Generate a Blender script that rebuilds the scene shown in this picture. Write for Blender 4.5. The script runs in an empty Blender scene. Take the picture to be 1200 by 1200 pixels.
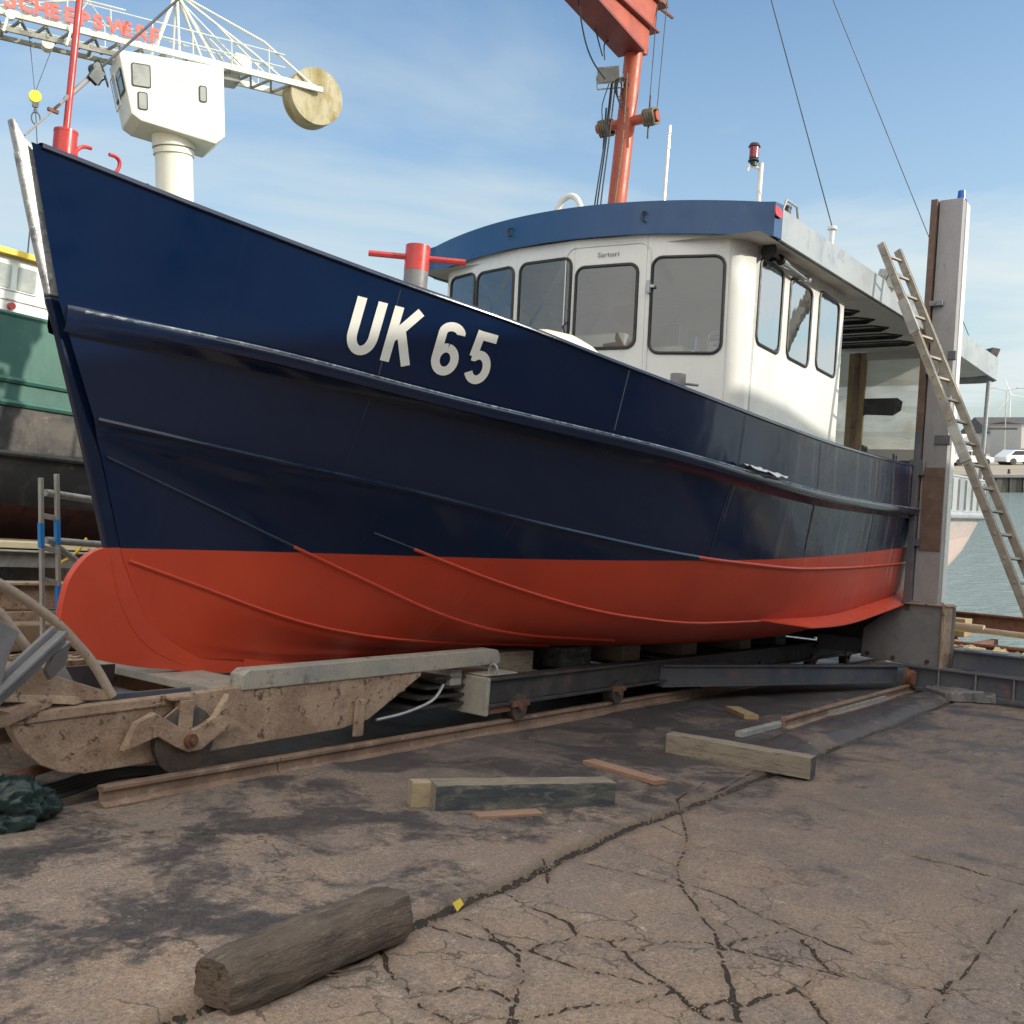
import bpy, math, random
import numpy as np
from mathutils import Vector, Matrix, noise
from mathutils.geometry import tessellate_polygon
random.seed(7)
SC = bpy.context.scene
COL = SC.collection
CAM_H = 1.65
# slipway frame: u runs down the slip along the boat, s away from the camera, w square to the slope
VA = Vector((0.5766855, 0.80635951, -0.13121802)); VA.normalize()
VS = Vector((-0.81339248, 0.58171528, 0)); VS.normalize()
VN = VA.cross(VS); VN.normalize()
SLIP = Matrix(((VA.x, VS.x, VN.x, 0), (VA.y, VS.y, VN.y, 0), (VA.z, VS.z, VN.z, 0), (0, 0, 0, 1)))
WORLD = Matrix.Identity(4)
BASE = {}
# ------------------------------------------------------------------ node helpers
def new_mat(name):
    m = bpy.data.materials.new(name); m.use_nodes = True
    nt = m.node_tree; nt.nodes.clear()
    out = nt.nodes.new('ShaderNodeOutputMaterial'); b = nt.nodes.new('ShaderNodeBsdfPrincipled')
    nt.links.new(b.outputs[0], out.inputs[0])
    return m, nt, b, out
def N(nt, t, **k):
    n = nt.nodes.new(t)
    for a, v in k.items():
        if a.startswith('i_'):
            n.inputs[int(a[2:])].default_value = v
        else: setattr(n, a, v)
    return n
def L(nt, a, b): nt.links.new(a, b)
def coords(nt, loc=(0,0,0), scl=(1,1,1), obj=True):
    tc = N(nt, 'ShaderNodeTexCoord'); mp = N(nt, 'ShaderNodeMapping')
    mp.inputs['Location'].default_value = loc; mp.inputs['Scale'].default_value = scl
    L(nt, tc.outputs['Object'], mp.inputs['Vector']); return mp.outputs[0]
def noi(nt, vec, scale, detail=6, rough=.6, dist=0):
    n = N(nt, 'ShaderNodeTexNoise'); n.inputs['Scale'].default_value = scale; n.inputs['Detail'].default_value = detail
    n.inputs['Roughness'].default_value = rough; n.inputs['Distortion'].default_value = dist
    if vec is not None: L(nt, vec, n.inputs['Vector'])
    return n.outputs['Fac']
def ramp(nt, fac, a, b, ca=(0,0,0,1), cb=(1,1,1,1)):
    r = N(nt, 'ShaderNodeValToRGB'); e = r.color_ramp.elements
    e[0].position = a; e[1].position = b; e[0].color = ca; e[1].color = cb
    L(nt, fac, r.inputs[0]); return r.outputs[0]
def mapr(nt, v, a, b, c=0., d=1.):
    m = N(nt, 'ShaderNodeMapRange'); L(nt, v, m.inputs[0])
    for i, x in enumerate((a, b, c, d)): m.inputs[i+1].default_value = x
    return m.outputs[0]
def mth(nt, op, a, b=None, c=None):
    m = N(nt, 'ShaderNodeMath', operation=op)
    for i, x in enumerate((a, b, c)):
        if x is None: continue
        if isinstance(x, (int, float)): m.inputs[i].default_value = x
        else: L(nt, x, m.inputs[i])
    return m.outputs[0]
def mix(nt, fac, a, b):
    m = N(nt, 'ShaderNodeMix', data_type='RGBA')
    if isinstance(fac, (int, float)): m.inputs[0].default_value = fac
    else: L(nt, fac, m.inputs[0])
    for i, x in ((6, a), (7, b)):
        if isinstance(x, (tuple, list)): m.inputs[i].default_value = (*x[:3], 1)
        else: L(nt, x, m.inputs[i])
    return m.outputs[2]
def bump(nt, h, strength, dist=.02, nrm=None):
    b = N(nt, 'ShaderNodeBump'); b.inputs['Strength'].default_value = strength; b.inputs['Distance'].default_value = dist
    L(nt, h, b.inputs['Height'])
    if nrm is not None: L(nt, nrm, b.inputs['Normal'])
    return b.outputs[0]
def weather(name, c1, c2, c3=None, rough=.6, metal=0., s1=2.5, t1=(.45,.62), s3=9., t3=(.6,.68), stretch=(1,1,1), bs=.25, bscale=40, bdist=.004, coat=0., grain=.12):
    """layered weathered surface: base colour, broad patches, small flecks, fine bump"""
    m, nt, b, o = new_mat(name)
    v = coords(nt, scl=stretch)
    col = mix(nt, ramp(nt, noi(nt, v, s1, 8, .65, .4), *t1), c1, c2)
    if c3: col = mix(nt, ramp(nt, noi(nt, v, s3, 9, .7, .3), *t3), col, c3)
    g = noi(nt, v, 60, 4, .7)
    dark = N(nt, 'ShaderNodeMix', data_type='RGBA', blend_type='MULTIPLY'); dark.inputs[0].default_value = 1
    L(nt, col, dark.inputs[6]); L(nt, ramp(nt, g, .25, .75, (1-grain*2,)*3+(1,), (1+grain,)*3+(1,)), dark.inputs[7])
    L(nt, dark.outputs[2], b.inputs['Base Color'])
    L(nt, mapr(nt, noi(nt, v, s1*2.3, 5), .3, .7, max(.03, rough-.12), min(1, rough+.12)), b.inputs['Roughness'])
    b.inputs['Metallic'].default_value = metal
    b.inputs['Coat Weight'].default_value = coat; b.inputs['Coat Roughness'].default_value = .08
    L(nt, bump(nt, noi(nt, v, bscale, 6, .65), bs, bdist), b.inputs['Normal'])
    return m
MT = {}
MT['navy'] = weather('navy paint', (.002,.0105,.038), (.003,.013,.044), rough=.2, s1=1.2, bs=.12, bscale=6, bdist=.02, coat=.4, grain=.03)
MT['visor'] = weather('visor blue paint', (.012,.062,.17), (.014,.068,.18), (.03,.085,.18), rough=.38, s1=1.5, bs=.1, bscale=8, bdist=.01, grain=.03)
MT['redpaint'] = weather('antifouling red', (.6,.07,.03), (.54,.062,.027), rough=.42, s1=1.5, bs=.1, bscale=25, grain=.03)
MT['white'] = weather('white gloss paint', (.7,.71,.68), (.66,.67,.64), (.5,.5,.46), rough=.3, s1=1.4, t3=(.68,.75), bs=.06, bscale=9, bdist=.01, coat=.2, grain=.02)
MT['cream'] = weather('cream paint', (.78,.74,.6), (.7,.66,.52), rough=.4, grain=.03)
MT['primer'] = weather('grey primed plate', (.36,.39,.42), (.27,.31,.36), (.5,.52,.52), rough=.42, s1=2.2, s3=5, t3=(.55,.7), bs=.08, bscale=18, grain=.05)
MT['scraped'] = weather('scraped stem steel', (.5,.51,.5), (.26,.28,.3), (.78,.78,.75), rough=.4, metal=.35, s1=7, t1=(.5,.6), s3=30, t3=(.58,.64), bs=.5, bscale=60, grain=.1)
MT['white_letter'] = weather('letter white', (.72,.74,.7), (.6,.63,.62), rough=.45, s1=9, t1=(.6,.75), bs=.1, grain=.03)
MT['crane_white'] = weather('crane white paint', (.66,.68,.62), (.58,.6,.54), (.36,.33,.25), rough=.5, s1=1, s3=3, t3=(.6,.76), bs=.05, grain=.03)
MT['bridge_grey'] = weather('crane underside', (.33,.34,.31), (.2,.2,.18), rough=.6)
MT['sign_red'] = weather('sign red', (.72,.13,.1), (.62,.16,.13), rough=.5, grain=.03)
MT['pole_red'] = weather('faded red paint', (.52,.05,.045), (.42,.035,.035), (.5,.16,.13), rough=.35, s1=4, s3=14, t3=(.6,.75), bs=.15, grain=.05)
MT['mast_orange'] = weather('orange mast paint', (.42,.085,.038), (.34,.068,.032), (.5,.24,.16), rough=.45, s1=3, s3=7, t3=(.66,.76), grain=.05)
MT['mast_shade'] = weather('mast paint in shade', (.2,.035,.025), (.14,.03,.025), rough=.5, s1=3, grain=.05)  # darker copy of the mast paint, shade of the undersides put in
MT['concrete_disc'] = weather('stained concrete', (.42,.38,.26), (.3,.27,.14), (.22,.16,.05), rough=.85, s1=2, s3=2.5, t3=(.52,.7), stretch=(1,1,.35), bs=.3)
MT['mud'] = weather('mud coated steel', (.44,.32,.225), (.3,.2,.14), (.13,.08,.055), rough=.75, s1=3.2, t1=(.42,.6), s3=14, t3=(.57,.62), bs=.8, bscale=28, bdist=.012, grain=.16)
MT['rustdull'] = weather('dull brown rust', (.13,.08,.06), (.17,.11,.085), (.24,.19,.17), rough=.7, s1=4, s3=8, t3=(.6,.7), bs=.5, bscale=30, grain=.14)
MT['mudgrey'] = weather('pale dried mud', (.4,.37,.31), (.3,.3,.27), (.14,.13,.12), rough=.75, s1=3, s3=8, t3=(.56,.68), bs=.5, bscale=25, bdist=.008, grain=.12)
MT['darksteel'] = weather('dark dirty steel', (.035,.034,.036), (.075,.06,.055), (.2,.06,.05), rough=.6, s1=3, s3=2.2, t3=(.6,.7), bs=.4, bscale=20, grain=.12)
MT['bluesteel'] = weather('blue grey steel', (.11,.115,.13), (.07,.085,.12), (.2,.12,.1), rough=.5, s1=1.6, s3=3.4, t3=(.58,.68), bs=.3, bscale=20, grain=.1)
MT['gusset'] = weather('grey steel plate', (.2,.195,.2), (.155,.155,.165), (.27,.26,.25), rough=.5, s1=4, s3=9, t3=(.6,.75), bs=.25, bscale=18, grain=.08)
MT['rust'] = weather('rusty steel', (.2,.09,.055), (.13,.06,.042), (.3,.19,.13), rough=.75, s1=5, s3=14, t3=(.58,.7), bs=.5, bscale=40, grain=.15)
MT['rustgrey'] = weather('rusty grey column steel', (.3,.29,.3), (.235,.228,.235), (.2,.14,.125), rough=.55, s1=2.2, s3=5, t3=(.64,.7), stretch=(1,1,.5), bs=.3, bscale=25, grain=.08)
MT['rail'] = weather('rail steel', (.27,.18,.125), (.19,.125,.09), (.4,.31,.24), rough=.6, s1=3, s3=10, t3=(.55,.72), stretch=(1,1,1), bs=.4, grain=.12)
MT['wheel'] = weather('greasy wheel', (.07,.065,.062), (.12,.09,.07), (.22,.2,.18), rough=.5, metal=.3, s1=5, s3=22, t3=(.62,.7), bs=.5, grain=.15)
MT['galv'] = weather('galvanised tube', (.45,.45,.42), (.34,.34,.32), (.25,.22,.18), rough=.45, metal=.3, s1=6, s3=12, t3=(.6,.72), grain=.1)
MT['pipe'] = weather('dusty pipe', (.36,.29,.22), (.28,.23,.18), (.13,.1,.08), rough=.6, s1=5, s3=16, t3=(.62,.7), grain=.1)
MT['alu'] = weather('worn aluminium', (.34,.31,.26), (.24,.21,.175), (.62,.6,.54), rough=.5, metal=.25, s1=5, s3=18, t3=(.6,.7), grain=.1)
MT['chrome'] = weather('chromed metal', (.7,.7,.7), (.6,.6,.6), rough=.15, metal=1, grain=.02)
MT['rubber'] = weather('black rubber', (.018,.02,.02), (.03,.032,.032), rough=.5, grain=.05)
MT['black'] = weather('black plastic', (.015,.015,.017), (.03,.03,.03), rough=.5, grain=.05)
MT['rope'] = weather('old rope', (.2,.17,.12), (.12,.1,.08), rough=.9, s1=20, bs=.6, bscale=120)
MT['wood'] = weather('grey weathered wood', (.29,.25,.19), (.21,.175,.135), (.09,.075,.062), rough=.8, s1=4, s3=9, t3=(.55,.66), stretch=(1,9,9), bs=.6, bscale=25, grain=.15)
MT['woodend'] = weather('fresh cut wood', (.4,.33,.21), (.33,.26,.165), (.18,.13,.08), rough=.8, s1=8, s3=20, t3=(.6,.68), stretch=(1,5,5), bs=.4, grain=.12)
MT['woodred'] = weather('reddish board', (.36,.22,.15), (.3,.18,.12), (.2,.12,.08), rough=.8, s1=6, stretch=(1,8,8), bs=.5, bscale=30, grain=.14)
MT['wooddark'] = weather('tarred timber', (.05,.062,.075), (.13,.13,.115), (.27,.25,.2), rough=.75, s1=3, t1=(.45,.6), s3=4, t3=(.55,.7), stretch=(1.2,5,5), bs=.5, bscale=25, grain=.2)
MT['log'] = weather('old dark log', (.17,.13,.1), (.1,.078,.06), (.25,.205,.16), rough=.85, s1=4, s3=12, t3=(.56,.66), stretch=(1,4.5,4.5), bs=1, bscale=16, bdist=.016, grain=.22)
MT['yellow'] = weather('yellow paint', (.85,.6,.04), (.8,.55,.05), rough=.5, grain=.03)
MT['brown'] = weather('brown block', (.25,.18,.12), (.17,.12,.085), (.08,.06,.05), rough=.8, s1=2, s3=5, t3=(.55,.65), bs=.4)
MT['paleblock'] = weather('pale yellow board', (.75,.65,.4), (.66,.56,.34), rough=.7, grain=.06)
MT['bluetape'] = weather('blue sticker', (.03,.2,.55), (.04,.25,.6), rough=.4, grain=.03)
MT['lightblue'] = weather('blue plastic lamp', (.01,.08,.4), (.01,.1,.45), rough=.2, grain=.02)
MT['lampred'] = weather('red lamp glass', (.25,.01,.012), (.3,.012,.014), rough=.12, coat=.6, grain=.02)
MT['lampglass'] = weather('dull lamp lens', (.3,.32,.3), (.22,.24,.23), rough=.2, coat=.5, grain=.02)
MT['silver'] = weather('silver paint', (.4,.42,.43), (.32,.35,.37), (.2,.24,.28), rough=.35, metal=.3, s1=1.8, s3=4, t3=(.55,.7), bs=.05, grain=.03)
MT['soffit'] = weather('grey beige soffit', (.5,.48,.43), (.44,.42,.37), rough=.6, s1=2, grain=.04)
MT['framewood'] = weather('raw timber post', (.36,.27,.15), (.28,.2,.11), (.2,.14,.08), rough=.8, stretch=(3,3,.6), s1=4, grain=.1)
MT['tarp'] = weather('black tarp', (.05,.048,.045), (.09,.085,.08), rough=.55, s1=4, bs=.9, bscale=7, bdist=.03)
MT['bag'] = weather('dark green refuse bag', (.012,.03,.027), (.018,.042,.036), rough=.22, s1=4, bs=.5, bscale=30, bdist=.01, grain=.05)
MT['cloth'] = weather('white rag', (.7,.72,.74), (.55,.58,.62), rough=.9, s1=20, grain=.08)
MT['cable'] = weather('black cable', (.02,.02,.02), (.04,.036,.03), rough=.6)
MT['wire'] = weather('steel wire', (.07,.08,.08), (.12,.12,.12), rough=.5, metal=.4)
MT['brick'] = weather('dark brick', (.4,.3,.24), (.34,.26,.21), rough=.9)
MT['roof'] = weather('dark roof sheet', (.06,.06,.065), (.09,.085,.085), rough=.6)
MT['quaypile'] = weather('sheet piling', (.09,.085,.08), (.05,.05,.05), (.16,.15,.13), rough=.8, s1=.6, s3=1.5, stretch=(2,2,.3))
MT['quaytop'] = weather('quay paving', (.34,.29,.22), (.27,.24,.19), rough=.9, s1=.2)
MT['carwhite'] = weather('white car paint', (.75,.77,.78), (.72,.74,.75), rough=.2, coat=.5, grain=.01)
MT['cargrey'] = weather('grey car paint', (.2,.22,.24), (.18,.2,.22), rough=.2, coat=.5, grain=.01)
MT['carred'] = weather('red car paint', (.45,.05,.05), (.4,.05,.05), rough=.2, coat=.5, grain=.01)
MT['darkglass'] = weather('dark glass', (.03,.035,.04), (.04,.045,.05), rough=.08, grain=.01)
MT['roofred'] = weather('red roof', (.55,.13,.09), (.5,.12,.08), rough=.7)
MT['housewall'] = weather('pale house wall', (.55,.54,.5), (.5,.49,.46), rough=.8)
MT['tree'] = weather('far tree green', (.06,.075,.05), (.09,.1,.07), rough=.9, s1=1)
def glass_mat(name, tint, refl, rough=.02, tr=.8):
    m = bpy.data.materials.new(name); m.use_nodes = True; nt = m.node_tree; nt.nodes.clear()
    o = N(nt, 'ShaderNodeOutputMaterial'); t = N(nt, 'ShaderNodeBsdfTransparent'); g = N(nt, 'ShaderNodeBsdfGlossy')
    t.inputs[0].default_value = (*[c*tr for c in tint], 1); g.inputs['Roughness'].default_value = rough
    g.inputs[0].default_value = (.95,.97,1,1)
    v = coords(nt); L(nt, bump(nt, noi(nt, v, 1.6, 3), .08, .05), g.inputs['Normal'])
    fr = N(nt, 'ShaderNodeFresnel'); fr.inputs[0].default_value = 1.5
    mx = N(nt, 'ShaderNodeMixShader'); L(nt, mth(nt, 'ADD', fr.outputs[0], refl), mx.inputs[0])
    L(nt, t.outputs[0], mx.inputs[1]); L(nt, g.outputs[0], mx.inputs[2]); L(nt, mx.outputs[0], o.inputs[0])
    return m
MT['glass'] = glass_mat('window glass', (.8,.85,.87), .09)
MT['sideglass'] = glass_mat('side window glass', (.8,.86,.88), .42)
def plastic_sheet():
    m, nt, b, o = new_mat('creased plastic sheeting')
    v = coords(nt, scl=(1,1,3.2))
    n = noi(nt, v, 2.2, 7, .6, 1.2)
    L(nt, mix(nt, ramp(nt, n, .35, .65), (.6,.58,.48), (.85,.85,.8)), b.inputs['Base Color'])
    b.inputs['Roughness'].default_value = .2
    L(nt, bump(nt, n, .9, .06), b.inputs['Normal'])
    t = N(nt, 'ShaderNodeBsdfTransparent'); t.inputs[0].default_value = (.8,.85,.85,1)
    tl = N(nt, 'ShaderNodeBsdfTranslucent'); tl.inputs[0].default_value = (.8,.8,.74,1)
    a = N(nt, 'ShaderNodeMixShader'); a.inputs[0].default_value = .4; L(nt, b.outputs[0], a.inputs[1]); L(nt, tl.outputs[0], a.inputs[2])
    c = N(nt, 'ShaderNodeMixShader'); L(nt, mapr(nt, n, .3, .7, .08, .34), c.inputs[0]); L(nt, a.outputs[0], c.inputs[1]); L(nt, t.outputs[0], c.inputs[2])
    L(nt, c.outputs[0], o.inputs[0]); return m
MT['plastic'] = plastic_sheet()
# ------------------------------------------------------------------ mesh builder
class MB:
    def __init__(self): self.v = []; self.f = []; self.mi = []; self.cur = 0
    def add(self, vs, fs):
        o = len(self.v); self.v += [tuple(p) for p in vs]; self.f += [tuple(i+o for i in q) for q in fs]; self.mi += [self.cur]*len(fs); return self
    def box(self, a, b):
        x0,y0,z0 = [min(p,q) for p,q in zip(a,b)]; x1,y1,z1 = [max(p,q) for p,q in zip(a,b)]
        return self.add([(x0,y0,z0),(x1,y0,z0),(x1,y1,z0),(x0,y1,z0),(x0,y0,z1),(x1,y0,z1),(x1,y1,z1),(x0,y1,z1)],
            [(0,3,2,1),(4,5,6,7),(0,1,5,4),(1,2,6,5),(2,3,7,6),(3,0,4,7)])
    def hexa(self, p):   # 8 points: bottom ring, top ring
        return self.add(p, [(0,3,2,1),(4,5,6,7),(0,1,5,4),(1,2,6,5),(2,3,7,6),(3,0,4,7)])
    def bar(self, p, q, wd, ht, up=(0,0,1)):
        p = Vector(p); q = Vector(q); d = (q-p).normalized(); up = Vector(up)
        if abs(d.dot(up)) > .98: up = Vector((1,0,0))
        x = d.cross(up).normalized(); y = x.cross(d).normalized()
        r = []
        for c in (p, q):
            for i, j in ((-1,-1),(1,-1),(1,1),(-1,1)): r.append(c + x*(i*wd/2) + y*(j*ht/2))
        return self.add(r, [(0,1,2,3),(7,6,5,4),(0,4,5,1),(1,5,6,2),(2,6,7,3),(3,7,4,0)])
    def tube(self, pts, r, n=8, closed=False):
        pts = [Vector(p) for p in pts]; k = len(pts); rs = r if isinstance(r, (list,tuple)) else [r]*k
        ring = []; prev = None
        for i, p in enumerate(pts):
            if closed: d = pts[(i+1)%k]-pts[i-1]
            else: d = pts[min(i+1,k-1)]-pts[max(i-1,0)]
            d.normalize()
            if prev is None:
                up = Vector((0,0,1)) if abs(d.z) < .9 else Vector((1,0,0)); x = d.cross(up).normalized()
            else:
                x = (prev - d*prev.dot(d))
                x = x.normalized() if x.length > 1e-6 else d.orthogonal().normalized()
            prev = x; y = d.cross(x)
            ring.append([p + (x*math.cos(t)+y*math.sin(t))*rs[i] for t in [2*math.pi*j/n for j in range(n)]])
        vs = [q for R in ring for q in R]; fs = []
        for i in range(k if closed else k-1):
            a = i*n; b = ((i+1)%k)*n
            for j in range(n): fs.append((a+j, a+(j+1)%n, b+(j+1)%n, b+j))
        if not closed: fs.append(tuple(range(n))[::-1]); fs.append(tuple((k-1)*n+j for j in range(n)))
        return self.add(vs, fs)
    def cyl(self, p, q, r0, r1=None, n=24): return self.tube([p, q], [r0, r0 if r1 is None else r1], n)
    def prism(self, poly, off, holes=()):
        """poly: 3d points (planar), extruded by vector off"""
        loops = [list(map(Vector, poly))]+[list(map(Vector, h)) for h in holes]
        tri = tessellate_polygon(loops); fl = [p for l in loops for p in l]; n = len(fl); off = Vector(off)
        vs = fl + [p+off for p in fl]; fs = [t for t in tri] + [(c+n,b+n,a+n) for a,b,c in tri]
        st = 0
        for l in loops:
            m = len(l)
            for i in range(m):
                a = st+i; b = st+(i+1)%m; fs.append((a,b,b+n,a+n))
            st += m
        return self.add(vs, fs)
    def grid(self, rows):
        n = len(rows[0]); vs = [p for r in rows for p in r]
        return self.add(vs, [(i*n+j, i*n+j+1, (i+1)*n+j+1, (i+1)*n+j) for i in range(len(rows)-1) for j in range(n-1)])
    def build(self, name, mat, parent=None, smooth=False, bevel=0, label=None, base=None, frame=None, solid=0):
        me = bpy.data.meshes.new(name)
        b = Vector(BASE[parent.name][0]) if parent is not None else Vector(base or (0,0,0))
        me.from_pydata([Vector(v)-b for v in self.v], [], self.f)
        mats = mat if isinstance(mat, (list,tuple)) else [mat]
        for m in mats: me.materials.append(MT[m] if isinstance(m, str) else m)
        me.polygons.foreach_set('material_index', self.mi)
        import bmesh
        bm = bmesh.new(); bm.from_mesh(me); bmesh.ops.recalc_face_normals(bm, faces=bm.faces); bm.to_mesh(me); bm.free()
        o = bpy.data.objects.new(name, me); COL.objects.link(o)
        if smooth:
            me.polygons.foreach_set('use_smooth', [True]*len(me.polygons))
            try: me.set_sharp_from_angle(angle=math.radians(38 if smooth is True else smooth))
            except Exception: pass
        if solid:
            md = o.modifiers.new('thickness', 'SOLIDIFY'); md.thickness = solid; md.offset = 0
        if bevel:
            md = o.modifiers.new('bevel', 'BEVEL'); md.width = bevel; md.segments = 2; md.limit_method = 'ANGLE'; md.angle_limit = math.radians(40)
        if parent is not None:
            o.parent = parent; BASE[o.name] = BASE[parent.name]
        else:
            fr = frame if frame is not None else SLIP
            o.matrix_world = fr @ Matrix.Translation(b); BASE[o.name] = (tuple(b), fr)
        if label: o['label'] = label
        return o
def tag(o, label, cat, group=None):
    o['label'] = label; o['category'] = cat
    if group: o['group'] = group
    return o
def thing(name, label, cat, base, group=None, frame=None):
    fr = SLIP if frame is None else frame
    o = bpy.data.objects.new(name, None); COL.objects.link(o); o.empty_display_size = .2
    o.matrix_world = fr @ Matrix.Translation(Vector(base)); BASE[o.name] = (tuple(base), fr)
    return tag(o, label, cat, group)
def struct(o): o['kind'] = 'structure'; return o
def copy_tree(o, parent=None):
    c = o.copy(); COL.objects.link(c)
    if parent is not None: c.parent = parent
    for ch in list(o.children): copy_tree(ch, c)
    return c
def place(o, base, frame=None, rotz=0, scale=1):
    fr = SLIP if frame is None else frame
    o.matrix_world = fr @ Matrix.Translation(Vector(base)) @ Matrix.Rotation(rotz, 4, 'Z') @ Matrix.Scale(scale, 4)
def rrect(cx, cy, hw, hh, r, n=5, skew=0):
    pts = []
    for ax, ay, a0 in ((1,1,0),(-1,1,90),(-1,-1,180),(1,-1,270)):
        for k in range(n+1):
            a = math.radians(a0+90*k/n)
            y = ay*(hh-r)+r*math.sin(a); pts.append((cx+ax*(hw-r)+r*math.cos(a)+skew*y, cy+y))
    return pts
def circle3(c, ax, r, n=24):
    ax = Vector(ax).normalized(); x = ax.orthogonal().normalized(); y = ax.cross(x)
    return [Vector(c)+(x*math.cos(2*math.pi*i/n)+y*math.sin(2*math.pi*i/n))*r for i in range(n)]
# ================================================================== WORLD, SUN, CAMERA
w = bpy.data.worlds.new('World'); SC.world = w; w.use_nodes = True
nt = w.node_tree; nt.nodes.clear()
wo = N(nt, 'ShaderNodeOutputWorld'); bg = N(nt, 'ShaderNodeBackground'); bg.inputs[1].default_value = .15
sky = N(nt, 'ShaderNodeTexSky', sky_type='NISHITA'); sky.sun_disc = False
SUN_EL = math.radians(21); SUND = Vector((.96, -.27, 0)).normalized()
SUND = Vector((SUND.x*math.cos(SUN_EL), SUND.y*math.cos(SUN_EL), math.sin(SUN_EL)))
sky.sun_elevation = SUN_EL; sky.sun_rotation = math.atan2(SUND.x, SUND.y)
sky.air_density = 1.0; sky.dust_density = 1.2; sky.ozone_density = 2.0
tc = N(nt, 'ShaderNodeTexCoord'); sep = N(nt, 'ShaderNodeSeparateXYZ'); L(nt, tc.outputs['Generated'], sep.inputs[0])
# thin high cloud laid out on a flat layer overhead: direction / height
zz = mth(nt, 'MAXIMUM', sep.outputs[2], .02); zz = mth(nt, 'ADD', zz, .12)
cx = mth(nt, 'DIVIDE', sep.outputs[0], zz); cy = mth(nt, 'DIVIDE', sep.outputs[1], zz)
cmb = N(nt, 'ShaderNodeCombineXYZ'); L(nt, cx, cmb.inputs[0]); L(nt, cy, cmb.inputs[1])
mp = N(nt, 'ShaderNodeMapping'); mp.inputs['Scale'].default_value = (.42, .5, 1); mp.inputs['Rotation'].default_value = (0,0,.5); mp.inputs['Location'].default_value = (1.3, .4, 0)
L(nt, cmb.outputs[0], mp.inputs[0])
n1 = noi(nt, mp.outputs[0], 1.0, 10, .56, .5); n2 = noi(nt, mp.outputs[0], .35, 4, .5, .3)
cm = mth(nt, 'ADD', mth(nt, 'MULTIPLY', n1, .6), mth(nt, 'MULTIPLY', n2, .5))
cm = mapr(nt, cm, .49, .64, 0, .85)
hz = mapr(nt, sep.outputs[2], .0, .4, .55, .1)
zen = mapr(nt, sep.outputs[2], .42, .8, 0, 1)
sd_ = N(nt, 'ShaderNodeVectorMath', operation='DOT_PRODUCT'); L(nt, tc.outputs['Generated'], sd_.inputs[0]); sd_.inputs[1].default_value = SUND
glow = mth(nt, 'POWER', mth(nt, 'MAXIMUM', mapr(nt, sd_.outputs['Value'], -1, 1, 0, 1), 0), 4.)
back = mapr(nt, sep.outputs[1], -.1, -.6, 0, 1)
lit = mth(nt, 'ADD', mth(nt, 'MULTIPLY', zen, .95), mth(nt, 'ADD', mth(nt, 'MULTIPLY', glow, .8), mth(nt, 'MULTIPLY', back, .85)))  # extra sky brightness overhead, sunward and behind the camera, added as fill
fac = mth(nt, 'MINIMUM', mth(nt, 'ADD', mth(nt, 'ADD', cm, hz), mth(nt, 'MULTIPLY', mth(nt, 'MAXIMUM', zen, back), .5)), .95)
sk = N(nt, 'ShaderNodeMix', data_type='RGBA', blend_type='MULTIPLY'); sk.inputs[0].default_value = 1
L(nt, sky.outputs[0], sk.inputs[6]); sk.inputs[7].default_value = (.8, 1.13, 1.32, 1)
cc = N(nt, 'ShaderNodeVectorMath', operation='SCALE'); L(nt, mix(nt, mth(nt, 'MINIMUM', lit, 1.), (4.6, 5.2, 5.35), (5.8, 5.5, 5.0)), cc.inputs[0]); L(nt, mth(nt, 'ADD', lit, 1.), cc.inputs['Scale'])
L(nt, mix(nt, fac, sk.outputs[2], cc.outputs[0]), bg.inputs[0]); L(nt, bg.outputs[0], wo.inputs[0])
sl = bpy.data.lights.new('sun', 'SUN'); sl.energy = 4.6; sl.angle = math.radians(.5); sl.color = (1, .92, .78)
so = bpy.data.objects.new('sun', sl); COL.objects.link(so); so.rotation_euler = SUND.to_track_quat('Z', 'Y').to_euler()
cam = bpy.data.cameras.new('camera'); co = bpy.data.objects.new('camera', cam); COL.objects.link(co)
cam.sensor_width = 36; cam.lens = 36.0; cam.clip_end = 6000; cam.clip_start = .05
co.location = (0,0,CAM_H); co.rotation_euler = (math.radians(90)-math.atan(94/1200), 0, 0); SC.camera = co
SC.view_settings.view_transform = 'Standard'; SC.view_settings.look = 'None'; SC.view_settings.exposure = 0
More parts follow.
